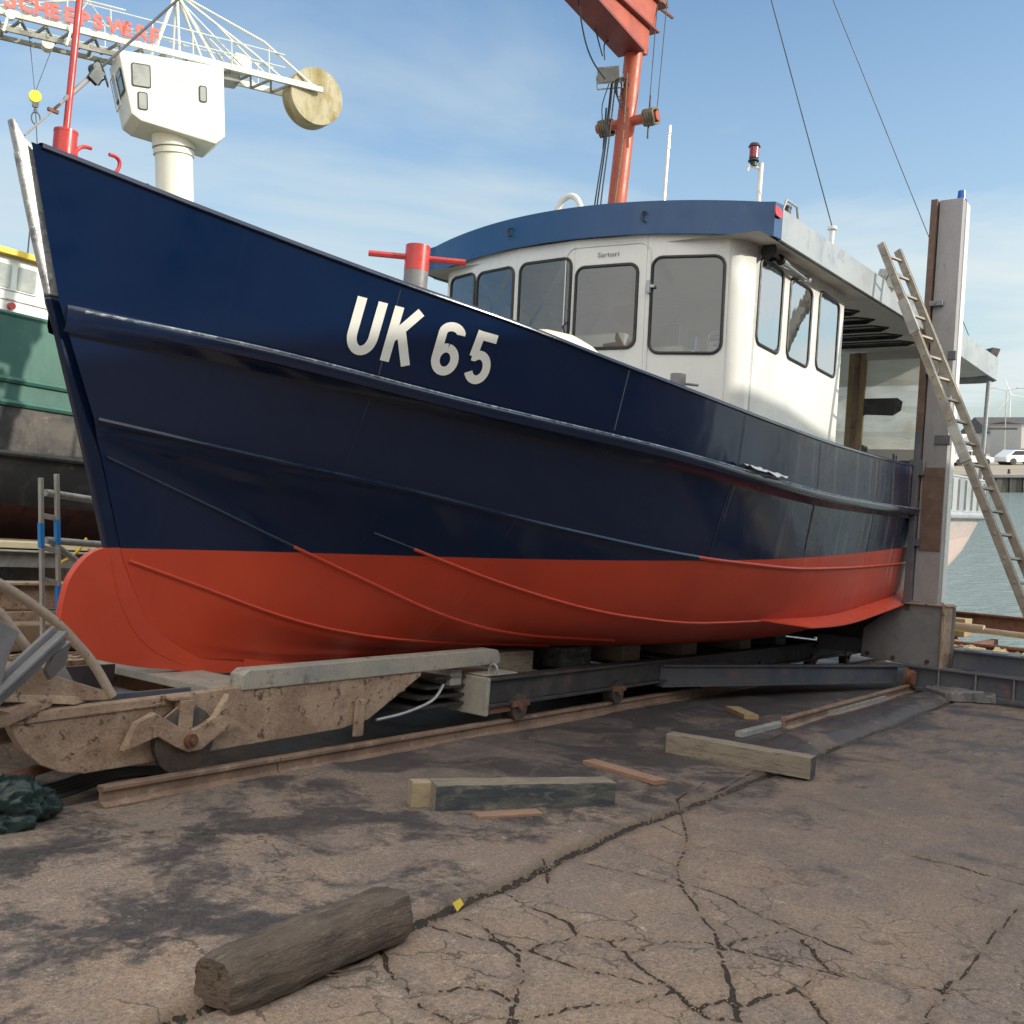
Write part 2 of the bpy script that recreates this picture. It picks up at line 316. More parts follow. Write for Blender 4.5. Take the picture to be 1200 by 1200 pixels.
# ================================================================== GROUND AND WATER
CR = [[(3.014,2.735),(3.234,2.738),(3.512,2.756),(3.81,2.734),(4.168,2.797),(4.494,2.816),(4.944,2.832),(5.58,2.835)],[(5.7,2.738),(5.149,2.454),(4.778,2.325),(4.508,2.161),(4.336,2.004),(4.159,1.879),(4.006,1.756),(3.848,1.66),(3.651,1.55),(3.473,1.451),(3.334,1.37)],[(5.461,2.774),(5.348,2.568)],[(4.607,2.24),(4.581,2.042),(4.496,1.858),(4.438,1.667),(4.363,1.507),(4.326,1.367),(4.304,1.263)],[(4.482,2.703),(4.522,2.488),(4.538,2.301),(4.537,2.19)],[(3.778,2.711),(3.735,2.553),(3.723,2.421),(3.693,2.312),(3.608,2.216),(3.643,2.083),(3.6,1.977),(3.698,1.924),(3.856,1.898),(3.956,1.786),(3.945,1.729)],[(3.21,2.718),(3.242,2.56),(3.298,2.425),(3.248,2.275),(3.152,2.18),(2.971,2.081),(2.808,1.991),(2.719,1.951)],[(3.394,2.679),(3.355,2.496),(3.289,2.29),(3.448,2.242),(3.572,2.208)],[(3.6,1.977),(3.498,1.845),(3.444,1.717),(3.377,1.613),(3.32,1.54),(3.411,1.514),(3.497,1.461)],[(3.305,2.259),(3.312,2.099),(3.325,1.976),(3.386,1.809),(3.42,1.705)],[(2.875,2.67),(2.752,2.499),(2.689,2.359),(2.78,2.302),(2.889,2.228),(2.926,2.125),(2.917,2.068)],[(2.671,2.344),(2.63,2.23),(2.636,2.133),(2.623,2.048)],[(2.773,1.966),(2.912,1.917),(3.038,1.853),(3.148,1.775),(3.246,1.71),(3.39,1.666)],[(3.934,1.698),(3.986,1.568),(4.007,1.429),(4.027,1.317),(4.058,1.188),(4.136,1.075),(4.166,0.973),(4.195,0.872)],[(4.295,1.483),(4.172,1.39),(4.045,1.276),(4.023,1.223)],[(4.027,1.317),(3.819,1.314),(3.733,1.328),(3.601,1.391),(3.466,1.426)],[(3.775,1.321),(3.698,1.228),(3.586,1.147),(3.561,1.098)],[(4.195,0.872),(4.52,0.853),(4.968,0.846),(5.334,0.836),(5.645,0.809)],[(4.195,0.872),(3.992,0.868),(3.811,0.846)],[(3.983,1.694),(4.172,1.643),(4.357,1.557)],[(6.128,1.486),(6.108,1.232),(6.062,1.016),(6.022,0.867)],[(3.32,1.54),(3.286,1.48),(3.356,1.379)],[(3.643,2.083),(3.736,2.053),(3.782,1.968)],[(4.334,2.891),(4.251,2.783),(4.061,2.668)],[(5.7,2.738),(6.068,2.958),(6.707,3.047)],[(5.58,2.835),(6.138,2.868),(6.769,2.899),(7.717,2.971),(8.457,3.005)],[(2.22,2.639),(2.478,2.665),(2.645,2.658),(3.014,2.735)]]
JR = [(-6,2.72),(0,2.7),(2.2,2.74),(3.014,2.735),(3.3,2.742),(3.6,2.76),(3.85,2.745),(4.17,2.797),(4.5,2.816),(5,2.832),(5.58,2.85),(7,2.86),(9,2.9),(12,2.93),(24,3.0)]
def seg_dist(P, pts):
    d = np.full(len(P), 9.)
    for a, b in zip(pts[:-1], pts[1:]):
        a = np.array(a); b = np.array(b); ab = b-a
        t = np.clip(((P-a)@ab)/(ab@ab), 0, 1); d = np.minimum(d, np.hypot(*(P-(a+t[:,None]*ab)).T))
    return d
def lin(a, b, st): return list(np.arange(a, b, st))
us = [-90,-50,-25,-12,-6,-3,-1.5,-.5,.2]+lin(.6,7,.024)+lin(7,9,.05)+lin(9,16,.12)+lin(16,23.2,.4)+[24,26,32]
ss = [-90,-50,-25,-12,-6,-3,-1.6]+lin(-.9,3.3,.024)+lin(3.3,3.6,.05)+lin(3.6,7.4,.09)+lin(7.4,14,.3)+[15,18,22,26,34,45,60,90]
U_, S_ = np.meshgrid(us, ss, indexing='ij'); P_ = np.stack([U_.ravel(), S_.ravel()], 1)
jd = seg_dist(P_, JR)
cd = np.full(len(P_), 9.)
for c in CR[1:]:
    j = [c[0]]
    for a, b in zip(c[:-1], c[1:]):
        for k in (1,2,3):
            t = k/3; q = (a[0]+(b[0]-a[0])*t, a[1]+(b[1]-a[1])*t)
            if k < 3: q = (q[0]+random.uniform(-.014,.014), q[1]+random.uniform(-.014,.014))
            j.append(q)
    cd = np.minimum(cd, seg_dist(P_, j))
js = np.interp(P_[:,0], [p[0] for p in JR], [p[1] for p in JR])
vs = []
for i, (u, s) in enumerate(P_):
    z = 0.
    if -2 < u < 17 and -3 < s < 8:
        z += .018*noise.noise(Vector((u*.9, s*.9, 0))) + .006*noise.noise(Vector((u*5, s*5, 3))) + .0035*noise.noise(Vector((u*17, s*17, 7)))
    if s > js[i]: z += .022
    z -= .03*max(0, 1-jd[i]/.035)
    if u < 9 and s < 2.9: z -= .012*max(0, 1-cd[i]/.03) 
    if 7.8 < u < 15.5 and 2.95 < s < 3.4:      # worn concrete kerb beside the outer rail
        z += (.05+.02*noise.noise(Vector((u*3, s*6, 1))))*min(1, (u-7.8)/1.2)*min(1, (s-2.95)/.1)*min(1, (3.4-s)/.06)
    if 5.2 < s < 6.65 and u > 2.2: z -= .1*min(1, (u-2.2)*2)*min(1, (s-5.2)/.1)*min(1, (6.65-s)/.1)
    vs.append((u, s, z))
nS = len(ss)
g = MB(); g.add(vs, [(i*nS+j, (i+1)*nS+j, (i+1)*nS+j+1, i*nS+j+1) for i in range(len(us)-1) for j in range(nS-1)])
def ground_mat():
    m, nt, b, o = new_mat('old slipway concrete')
    v = coords(nt); sp = N(nt, 'ShaderNodeSeparateXYZ'); L(nt, v, sp.inputs[0]); u, s = sp.outputs[0], sp.outputs[1]
    big = noi(nt, v, .55, 5, .55, .3); mid = noi(nt, v, 2.1, 8, .68, .5); fine = noi(nt, v, 48, 5, .75); agg = N(nt, 'ShaderNodeTexVoronoi'); agg.inputs['Scale'].default_value = 75; L(nt, v, agg.inputs['Vector'])
    col = mix(nt, ramp(nt, big, .36, .64), (.44,.32,.23), (.36,.28,.225))
    col = mix(nt, ramp(nt, mid, .42, .66), col, (.3,.245,.21))
    col = mix(nt, ramp(nt, noi(nt, v, 5.5, 7, .7), .55, .7), col, (.5,.41,.32))
    # pale aggregate
    pe = mth(nt, 'MULTIPLY', ramp(nt, agg.outputs['Distance'], .16, .3, (1,1,1,1), (0,0,0,1)), ramp(nt, noi(nt, v, 7, 6, .7), .48, .64))
    col = mix(nt, mth(nt, 'MULTIPLY', pe, .85), col, (.78,.72,.62))
    gr = N(nt, 'ShaderNodeMix', data_type='RGBA', blend_type='MULTIPLY'); gr.inputs[0].default_value = 1; L(nt, col, gr.inputs[6]); L(nt, ramp(nt, mth(nt, 'ADD', mth(nt, 'MULTIPLY', fine, .5), mth(nt, 'MULTIPLY', noi(nt, v, 150, 3, .7), .5)), .34, .66, (.33,.33,.34,1), (1.6,1.56,1.5,1)), gr.inputs[7]); col = gr.outputs[2]
    # tar stains, more beyond the joint
    side = mapr(nt, s, 2.5, 3.0, .0, .11); far = mapr(nt, u, 5, 10, 0, .07)
    tn = mth(nt, 'ADD', mth(nt, 'ADD', mth(nt, 'MULTIPLY', noi(nt, v, 1.35, 8, .66, .6), .75), mth(nt, 'MULTIPLY', noi(nt, v, 22, 4, .7), .25)), mth(nt, 'ADD', side, far))
    tar = mth(nt, 'MULTIPLY', ramp(nt, tn, .585, .665), mapr(nt, mth(nt, 'ADD', mth(nt, 'MULTIPLY', noi(nt, v, 95, 4, .8), .5), mth(nt, 'MULTIPLY', noi(nt, v, 11, 6, .75), .5)), .4, .58, 1, .7))
    col = mix(nt, tar, col, (.028,.035,.046))
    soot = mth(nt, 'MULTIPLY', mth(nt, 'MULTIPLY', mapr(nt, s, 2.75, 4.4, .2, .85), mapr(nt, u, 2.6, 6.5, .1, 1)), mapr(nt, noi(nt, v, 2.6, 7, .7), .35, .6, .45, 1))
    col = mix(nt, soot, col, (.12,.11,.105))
    sp2 = mth(nt, 'MULTIPLY', ramp(nt, noi(nt, v, 9, 7, .75), .6, .64), ramp(nt, noi(nt, v, 1.1, 4), .45, .6)); col = mix(nt, mth(nt, 'MULTIPLY', sp2, .75), col, (.04,.045,.055))
    # grey oily streaks across the far slope
    v2 = coords(nt, scl=(1.2,5,1)); gs = mth(nt, 'MULTIPLY', ramp(nt, noi(nt, v2, 2.2, 8, .7, .4), .5, .62), mapr(nt, u, 7, 10, 0, .7))
    col = mix(nt, gs, col, (.13,.125,.13))
    # lime splashes
    wn = mth(nt, 'MULTIPLY', ramp(nt, noi(nt, v, 1.15, 9, .75, .2), .69, .74), .5); col = mix(nt, wn, col, (.6,.58,.54))
    wf = mth(nt, 'MULTIPLY', ramp(nt, noi(nt, v, 13, 4, .6), .71, .74), .8); col = mix(nt, wf, col, (.62,.6,.55))
    # cracks
    at = N(nt, 'ShaderNodeAttribute', attribute_name='crack'); jn = N(nt, 'ShaderNodeAttribute', attribute_name='joint')
    cdist = mth(nt, 'ADD', mth(nt, 'SUBTRACT', at.outputs['Fac'], .0035), mth(nt, 'MULTIPLY', mth(nt, 'SUBTRACT', noi(nt, v, 26, 5, .7), .5), .014))
    wd = mapr(nt, noi(nt, v, 2.4, 4), .32, .68, .0005, .0105)
    ck = mth(nt, 'LESS_THAN', cdist, wd)
    soft = mapr(nt, cdist, 0, .05, 1, 0)
    jd_ = mth(nt, 'ADD', jn.outputs['Fac'], mth(nt, 'MULTIPLY', mth(nt, 'SUBTRACT', noi(nt, v, 18, 6, .7), .5), .04))
    jk = mth(nt, 'LESS_THAN', jd_, .014); jsoft = mapr(nt, jd_, 0, .085, 1, 0)
    dirt = mix(nt, fine, (.09,.06,.04), (.27,.19,.12))
    vo = N(nt, 'ShaderNodeTexVoronoi', feature='DISTANCE_TO_EDGE'); vo.inputs['Scale'].default_value = .8
    vd = N(nt, 'ShaderNodeVectorMath', operation='ADD'); nn = N(nt, 'ShaderNodeTexNoise'); nn.inputs['Scale'].default_value = 3; nn.inputs['Detail'].default_value = 7; L(nt, v, nn.inputs['Vector'])
    sc = N(nt, 'ShaderNodeVectorMath', operation='SCALE'); sc.inputs['Scale'].default_value = .5; L(nt, nn.outputs['Color'], sc.inputs[0]); L(nt, v, vd.inputs[0]); L(nt, sc.outputs[0], vd.inputs[1]); L(nt, vd.outputs[0], vo.inputs['Vector'])
    hair = mth(nt, 'MULTIPLY', mth(nt, 'LESS_THAN', vo.outputs['Distance'], .0035), ramp(nt, noi(nt, v, 1.7, 3), .5, .56))
    vo2 = N(nt, 'ShaderNodeTexVoronoi', feature='DISTANCE_TO_EDGE'); vo2.inputs['Scale'].default_value = 3.1
    vd2 = N(nt, 'ShaderNodeVectorMath', operation='ADD'); sc2 = N(nt, 'ShaderNodeVectorMath', operation='SCALE'); sc2.inputs['Scale'].default_value = .16; nn2 = N(nt, 'ShaderNodeTexNoise'); nn2.inputs['Scale'].default_value = 9; nn2.inputs['Detail'].default_value = 6; L(nt, v, nn2.inputs['Vector']); L(nt, nn2.outputs['Color'], sc2.inputs[0]); L(nt, v, vd2.inputs[0]); L(nt, sc2.outputs[0], vd2.inputs[1]); L(nt, vd2.outputs[0], vo2.inputs['Vector'])
    crz = mth(nt, 'MULTIPLY', mth(nt, 'MULTIPLY', mapr(nt, s, 2.72, 2.6, 0, 1), mapr(nt, u, 4.4, 5.6, 1, 0)), ramp(nt, noi(nt, v, 1.3, 3), .42, .5))
    hair = mth(nt, 'MAXIMUM', hair, mth(nt, 'MULTIPLY', mth(nt, 'LESS_THAN', vo2.outputs['Distance'], mapr(nt, noi(nt, v, 6, 3), .35, .65, .002, .022)), crz))
    col = mix(nt, mth(nt, 'MULTIPLY', soft, .35), col, (.25,.175,.115))
    col = mix(nt, mth(nt, 'MULTIPLY', jsoft, .7), col, dirt)
    col = mix(nt, mth(nt, 'MULTIPLY', hair, .6), col, (.04,.035,.03))
    col = mix(nt, mth(nt, 'MAXIMUM', ck, jk), col, (.042,.031,.022))
    dk_ = N(nt, 'ShaderNodeMix', data_type='RGBA', blend_type='MULTIPLY'); dk_.inputs[0].default_value = 1; L(nt, col, dk_.inputs[6])
    L(nt, ramp(nt, mth(nt, 'ADD', mth(nt, 'MULTIPLY', u, .1), mth(nt, 'MULTIPLY', noi(nt, v, 1.0, 6, .6), .5)), .5, 1.2, (.82,.82,.82,1), (.54,.54,.57,1)), dk_.inputs[7]); col = dk_.outputs[2]
    L(nt, col, b.inputs['Base Color'])
    L(nt, mapr(nt, tar, 0, 1, .85, .5), b.inputs['Roughness'])
    hgt = mth(nt, 'ADD', mth(nt, 'MULTIPLY', fine, .5), mth(nt, 'MULTIPLY', noi(nt, v, 14, 6, .7), .8))
    hgt = mth(nt, 'SUBTRACT', hgt, mth(nt, 'MULTIPLY', mth(nt, 'MAXIMUM', mth(nt, 'MAXIMUM', ck, hair), jk), 1.6))
    hgt = mth(nt, 'SUBTRACT', hgt, mth(nt, 'MULTIPLY', mth(nt, 'MAXIMUM', soft, jsoft), .6))
    L(nt, bump(nt, hgt, .85, .014), b.inputs['Normal'])
    return m
MT['ground'] = ground_mat()
go = g.build('ground', 'ground', smooth=180)
at = go.data.attributes.new('crack', 'FLOAT', 'POINT'); at.data.foreach_set('value', np.minimum(cd, .3).astype(np.float32))
at = go.data.attributes.new('joint', 'FLOAT', 'POINT'); at.data.foreach_set('value', np.minimum(jd, .3).astype(np.float32))
struct(go)
WZ = -2.79
def water_mat():
    m, nt, b, o = new_mat('harbour water')
    b.inputs['Base Color'].default_value = (.2,.26,.25,1); b.inputs['Roughness'].default_value = .12; b.inputs['IOR'].default_value = 1.33
    v = coords(nt, scl=(.6,1.6,1)); h = mth(nt, 'ADD', noi(nt, v, 1.6, 5, .6, .4), mth(nt, 'MULTIPLY', noi(nt, v, 6, 3, .5), .3))
    L(nt, bump(nt, h, 1., .25), b.inputs['Normal']); return m
MT['water'] = water_mat()
wm = MB(); wm.add([(-1500,-300,WZ),(2500,-300,WZ),(2500,4500,WZ),(-1500,4500,WZ)], [(0,1,2,3)])
struct(wm.build('water', 'water', frame=WORLD))
# pebbles and grit lying in the joints
pb = MB()
def pebble(u, s, r, z=0):
    vs = [Vector(p)*r for p in ((1,0,0),(-1,0,0),(0,1,0),(0,-1,0),(0,0,.7),(0,0,-.7))]
    vs = [Vector((p.x*random.uniform(.6,1.2)+u, p.y*random.uniform(.6,1.2)+s, p.z*random.uniform(.6,1.1)+z)) for p in vs]
    pb.add(vs, [(0,2,4),(2,1,4),(1,3,4),(3,0,4),(2,0,5),(1,2,5),(3,1,5),(0,3,5)])
allc = [JR[2:12]]+CR[1:]
for _ in range(1500):
    c = random.choice(allc[:1]*6+allc[1:]); i = random.randrange(len(c)-1); t = random.random()
    pebble(c[i][0]+(c[i+1][0]-c[i][0])*t+random.gauss(0,.02), c[i][1]+(c[i+1][1]-c[i][1])*t+random.gauss(0,.02), random.uniform(.002,.007), -.004)
for _ in range(1100): pebble(random.uniform(.8,9), random.uniform(-1.5,5), random.uniform(.0015,.005), .004)
MT['grit'] = weather('grit', (.3,.22,.15), (.16,.12,.09), (.5,.45,.38), rough=.9, s1=20, s3=30)
po = pb.build('loose_grit', 'grit'); po['kind'] = 'stuff'; tag(po, 'loose grit and pebbles lying in the cracks of the concrete', 'grit')
# gravel in the trough between the rails
gv = MB(); pb2 = pb; pb = gv
for _ in range(3500): pebble(random.uniform(3.2,10.5), random.uniform(5.12,5.9), random.uniform(.006,.018), -.09)
MT['gravel'] = weather('oily gravel', (.04,.038,.036), (.08,.07,.06), rough=.8, s1=20)
po = gv.build('gravel', 'gravel'); po['kind'] = 'stuff'; tag(po, 'dark oily gravel between the slipway rails', 'gravel')
# ================================================================== THE BLUE BOAT
CS = 5.9   # centreline
boat = thing('fishing_boat', 'dark blue steel fishing boat with red bottom and white wheelhouse, numbered UK 65', 'boat', (10, CS, .6))
def ent(u0, Ln, B, p): return lambda u: .031 if u <= u0 else .031+(B-.031)*(1-max(0, 1-(u-u0)/Ln)**p)
def tab(pts):
    x = np.array([p[0] for p in pts]); y = np.array([p[1] for p in pts]); xs = np.linspace(x[0], x[-1], 240); ys = np.interp(xs, x, y)
    k = np.ones(15)/15; yp = np.pad(ys, 7, mode='reflect', reflect_type='odd'); ys = np.convolve(yp, k, 'valid')
    return lambda u: float(np.interp(u, xs, ys))
ROWS = [ # u start, u end, half breadth, height
 (4.42,16.2, ent(4.4,3,.10,1.2), tab([(4.4,.66),(5.2,.6),(7,.58),(16.2,.75)])),
 (4.16,16.4, ent(4.15,6,.3,1.3), tab([(4.1,.80),(5,.66),(7,.6),(12,.59),(16.4,.9)])),
 (3.97,16.6, ent(4.0,10,.55,1.4), tab([(3.95,.93),(5,.72),(7,.62),(12,.6),(16.6,1.05)])),
 (3.84,16.8, ent(3.83,10,.78,1.45), tab([(3.8,1.15),(4.36,.99),(5,.83),(5.72,.72),(6.45,.685),(9,.63),(12,.62),(15,.72),(16.8,1.17)])),
 (3.74,17.0, ent(3.72,10,1.0,1.5), tab([(3.72,1.34),(4.36,1.15),(5,.942),(5.72,.806),(6.45,.745),(9,.64),(12,.64),(15,.82),(17,1.3)])),
 (3.52,17.6, ent(3.5,10,1.5,1.6), tab([(3.5,1.99),(4.04,1.793),(4.62,1.587),(4.93,1.46),(5.34,1.333),(5.82,1.151),(6.44,.95),(7.13,.83),(9,.74),(12,.76),(15,.98),(17.6,1.5)])),
 (3.48,18.9, ent(3.45,9.5,1.95,1.7), tab([(3.45,2.08),(4.3,1.9),(5.5,1.6),(5.91,1.472),(6.77,1.246),(7.77,1.06),(8.99,.965),(12,1.02),(15,1.3),(18.4,1.75)])),
 (3.43,20.2, ent(3.35,8,2.05,1.9), tab([(3.42,2.197),(3.9,2.136),(4.38,2.07),(5.24,1.98),(5.79,1.91),(6.49,1.81),(7.36,1.718),(8.13,1.65),(8.81,1.61),(10.49,1.575),(12.5,1.64),(14.82,1.758),(19.4,2.15)])),
 (3.13,21.3, ent(3.05,7.5,2.15,2.1), tab([(3.08,2.863),(3.55,2.835),(4.18,2.788),(4.6,2.74),(5.31,2.665),(6.16,2.61),(7.88,2.535),(8.59,2.495),(9.71,2.45),(10.96,2.442),(12.55,2.48),(14.37,2.54),(16.46,2.62),(20.5,2.86)])),
 (2.885,21.4, ent(2.85,7.5,2.15,2.3), tab([(2.88,3.75),(3.29,3.645),(3.88,3.515),(4.55,3.395),(5.2,3.305),(5.91,3.24),(6.61,3.14),(7.64,3.065),(8.23,3.03),(9.23,2.99),(10.84,2.99),(12.43,3.03),(14.54,3.11),(16.58,3.2),(20.6,3.42)])),
]
def rowb(k, u):
    u0, u1, b, wf = ROWS[k]; e = u1-2.6
    f = b(u)
    if u > e: f *= math.sqrt(max(0, 1-((u-e)/(u1-e))**3.6))
    return f
def rowp(k, u, out=0):
    return (u, CS-rowb(k, u)-out, ROWS[k][3](u))
def hull_pt(u, wv, out=0.):
    ks = [(ROWS[k][3](u), rowb(k, u)) for k in range(len(ROWS)) if ROWS[k][0] <= u+1e-6]
    ks.sort()
    for (w0, b0), (w1, b1) in zip(ks[:-1], ks[1:]):
        if w0 <= wv <= w1:
            t = (wv-w0)/max(1e-6, w1-w0); return Vector((u, CS-(b0+(b1-b0)*t)-out, wv))
    return Vector((u, CS-ks[-1][1]-out, wv))
NT = 110; SUBR = 4
def hull_rows(side=1):
    cols = []
    for i in range(NT+1):
        t = i/NT; t = 1-(1-t)**1.0; tt = t**1.35
        pts = []
        for k in range(len(ROWS)):
            u = ROWS[k][0]+(ROWS[k][1]-ROWS[k][0])*tt; pts.append((u, rowb(k, u), ROWS[k][3](u)))
        # gently rounded run between chines
        P = [Vector(p) for p in pts]; col = []
        for k in range(len(P)-1):
            a, b = P[k], P[k+1]; pa = P[max(0, k-1)]; pb_ = P[min(len(P)-1, k+2)]
            for q in range(SUBR):
                x = q/SUBR
                lin_ = a.lerp(b, x)
                cr = .5*((2*a)+(b-pa)*x+(2*pa-5*a+4*b-pb_)*x*x+(-pa+3*a-3*b+pb_)*x*x*x)
                rd = .0 if k >= 7 else .75
                if i > 0 and k > 0: lin_ = lin_.lerp(cr, rd)
                col.append(lin_)
        col.append(P[-1]); cols.append([(p.x, CS-side*max(p.y, 0.001), p.z) for p in col])
    return cols
hb = MB(); hb.grid(hull_rows(1)); hb.grid([[p for p in r] for r in hull_rows(-1)])
def hull_mat():
    m, nt, b, o = new_mat('boat hull paint')
    v = coords(nt); sp = N(nt, 'ShaderNodeSeparateXYZ'); L(nt, v, sp.inputs[0]); x, z = sp.outputs[0], sp.outputs[2]
    du = mth(nt, 'ADD', x, 10-3.63)
    wl = mth(nt, 'ADD', mth(nt, 'ADD', mth(nt, 'MULTIPLY', du, .027), mth(nt, 'MULTIPLY', mth(nt, 'MULTIPLY', du, du), .0023)), 1.4-.6)
    rise = mth(nt, 'SUBTRACT', z, wl)
    blue = mth(nt, 'GREATER_THAN', rise, 0)
    vs_ = coords(nt, scl=(2.6,1,.35)); st = noi(nt, vs_, 1.5, 6, .55, .2); st2 = noi(nt, coords(nt, scl=(5,1,.25)), 1.7, 4, .5)
    aft = mapr(nt, x, -.9, 1.2, 0, 1)
    # steel blue paint with purple primer and pale streaks showing through further aft
    navy = mix(nt, ramp(nt, noi(nt, v, .8, 4), .4, .65), (.0016,.0118,.046), (.0026,.0145,.052))
    navy = mix(nt, mth(nt, 'MULTIPLY', ramp(nt, st, .5, .6), aft), navy, (.03,.016,.038))
    navy = mix(nt, mth(nt, 'MULTIPLY', ramp(nt, st2, .57, .64), mth(nt, 'MULTIPLY', aft, .65)), navy, (.11,.12,.15))
    greyz = mapr(nt, mth(nt, 'ADD', x, mth(nt, 'MULTIPLY', st2, 1.2)), 5.35, 5.55)
    red = mix(nt, ramp(nt, noi(nt, v, 1.2, 6), .38, .66), (.6,.066,.027), (.52,.055,.024))
    aft2 = mapr(nt, x, 1.5, 5.5, 0, .75)
    red = mix(nt, mth(nt, 'MULTIPLY', ramp(nt, st, .46, .6), aft2), red, (.3,.1,.085))
    refl_streak = mth(nt, 'MULTIPLY', ramp(nt, st2, .6, .63), mth(nt, 'MULTIPLY', mapr(nt, x, 3.6, 4.6), mapr(nt, mth(nt, 'ABSOLUTE', rise), .55, .2)))  # bright streaks: reflected light put into the hull colour aft
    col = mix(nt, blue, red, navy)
    col = mix(nt, mth(nt, 'MULTIPLY', refl_streak, .9), col, (.5,.52,.5))
    grey = mix(nt, ramp(nt, rise, .15, .5), (.5,.41,.39), mix(nt, ramp(nt, st, .42, .6), (.42,.45,.46), (.3,.33,.36)))
    col = mix(nt, greyz, col, grey)
    L(nt, col, b.inputs['Base Color'])
    ro = mapr(nt, blue, 0, 1, .36, .12); ro = mth(nt, 'ADD', ro, mth(nt, 'MULTIPLY', aft, .12)); ro = mth(nt, 'ADD', ro, mapr(nt, noi(nt, v, 3, 6), .4, .7, 0, .1)); L(nt, ro, b.inputs['Roughness'])
    # plate seams: shallow welds every few metres and pressed in plating
    seam = N(nt, 'ShaderNodeTexWave', wave_type='BANDS', bands_direction='X', wave_profile='SIN'); seam.inputs['Scale'].default_value = .13; seam.inputs['Distortion'].default_value = 0.; L(nt, v, seam.inputs['Vector'])
    sm = mapr(nt, seam.outputs['Fac'], .9985, 1.0, 0, 1)
    h = mth(nt, 'ADD', mth(nt, 'MULTIPLY', noi(nt, v, 1.1, 3, .45), 1.0), mth(nt, 'MULTIPLY', noi(nt, v, 55, 3, .5), .012))
    h = mth(nt, 'ADD', h, mth(nt, 'MULTIPLY', sm, .06))
    h = mth(nt, 'ADD', h, mth(nt, 'MULTIPLY', noi(nt, coords(nt, scl=(3,1,.6)), 1.2, 2), mth(nt, 'MULTIPLY', aft, .35)))
    L(nt, bump(nt, h, .5, .05), b.inputs['Normal'])
    b.inputs['Specular IOR Level'].default_value = .55
    return m
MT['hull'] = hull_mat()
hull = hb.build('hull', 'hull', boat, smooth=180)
# keel fin below
MB().box((4.8, CS-.045, .5), (17.6, CS+.045, .65)).build('keel', 'redpaint', boat, bevel=.01)
# stem bar
outer = [(2.77,3.85),(2.84,3.62),(2.99,3.16),(3.13,2.78),(3.4,2.04),(3.62,1.4)]
inner = [(2.87,3.78),(2.905,3.71),(3.06,3.27),(3.17,2.88),(3.335,2.5),(3.46,2.05),(3.585,1.73),(3.7,1.39)]
def plate(poly, th, c=CS): return [(u, c-th/2, w_) for u, w_ in poly]
def stempart(lo, hi, name, m):
    def cut(c):
        us_ = [p[0] for p in c]; ws = [p[1] for p in c]
        f = lambda z: float(np.interp(-z, [-q for q in ws], us_))
        return [(f(z), z) for z in np.linspace(hi, lo, 12)]
    a = cut(outer); b_ = cut([(x+.07, y) for x, y in inner])
    pb_ = MB(); pb_.prism(plate(a+b_[::-1], .056), (0,.056,0)); return pb_.build(name, m, boat, bevel=.012)
MB().prism(plate([(2.77,3.85),(2.795,3.86),(2.82,3.82),(2.86,3.77),(2.93,3.74),(2.93,3.66),(2.835,3.66)], .056), (0,.056,0)).build('stem_head', 'scraped', boat, bevel=.01)
stempart(2.9, 3.68, 'stem_bar', 'scraped')
st = stempart(1.39, 2.89, 'stem_bar', 'navy'); st['label'] = 'blue lower stem bar'
red_in = [(3.7,1.39),(3.84,1.09),(4.06,.83),(4.42,.66),(5.0,.6)]
red_out = [(3.62,1.4),(3.54,1.375),(3.47,1.32),(3.41,1.24),(3.378,1.17),(3.36,1.08),(3.352,1.0),(3.36,.92),(3.43,.81),(3.52,.74),(3.62,.69),(3.9,.63),(4.2,.59),(4.45,.555),(5.0,.53)]
def smooth(pts, n=4):
    out = []
    P = [Vector(p) for p in pts]
    for i in range(len(P)-1):
        a, b = P[i], P[i+1]; pa = P[max(0,i-1)]; pn = P[min(len(P)-1, i+2)]
        for q in range(n):
            x = q/n; out.append(.5*((2*a)+(b-pa)*x+(2*pa-5*a+4*b-pn)*x*x+(-pa+3*a-3*b+pn)*x*x*x))
    return out+[P[-1]]
ro_ = [tuple(p) for p in smooth(red_out, 7)]; ri_ = [tuple(p) for p in smooth([(a+.07, b+.02) for a, b in red_in])]
MB().prism(plate(ro_+ri_[::-1], .06), (0,.06,0)).build('forefoot_plate', 'redpaint', boat)
# doubler seam along forefoot: raised weld
MB().tube([(u+.0, CS-.03, z) for u, z in smooth([(3.645,1.38),(3.72,1.12),(3.86,.88),(4.05,.72),(4.3,.62)])], .004, 6).build('weld_bead', 'redpaint', boat, smooth=True)
# rubbing strake
def strake(k, u0, u1, wd, ht, side, dz=0, n=90):
    rows = []
    for i in range(n+1):
        u = u0+(u1-u0)*(i/n)**1.2
        u = min(u, ROWS[k][1]-.001)
        b = rowb(k, u); z = ROWS[k][3](u)+dz; g_ = min(1, (i+.2)/12)**.9 if u < 8 else 1
        W_, H_ = wd*g_, ht
        prof = [(-.02, .004), (W_*.5, -.006), (W_*.88, -.018), (W_, -.035), (W_, -H_+.04), (W_*.85, -H_+.008), (W_*.4, -H_-.01), (-.02, -H_-.05)]
        rows.append([(u, CS-side*(b+p), z+q) for p, q in prof])
    return rows
for s_ in (1, -1):
    m_ = MB(); m_.grid(strake(8, 3.17, 15.4, .11, .115, s_))
    m_.build('rubbing_strake', 'navy', boat, smooth=True)
    m_ = MB(); m_.grid(strake(8, 15.4, 21.29, .11, .115, s_, n=50)); q = m_.build('rubbing_strake', 'primer', boat, smooth=True); q['label'] = 'unpainted aft length of the rubbing strake'
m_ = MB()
pts = []
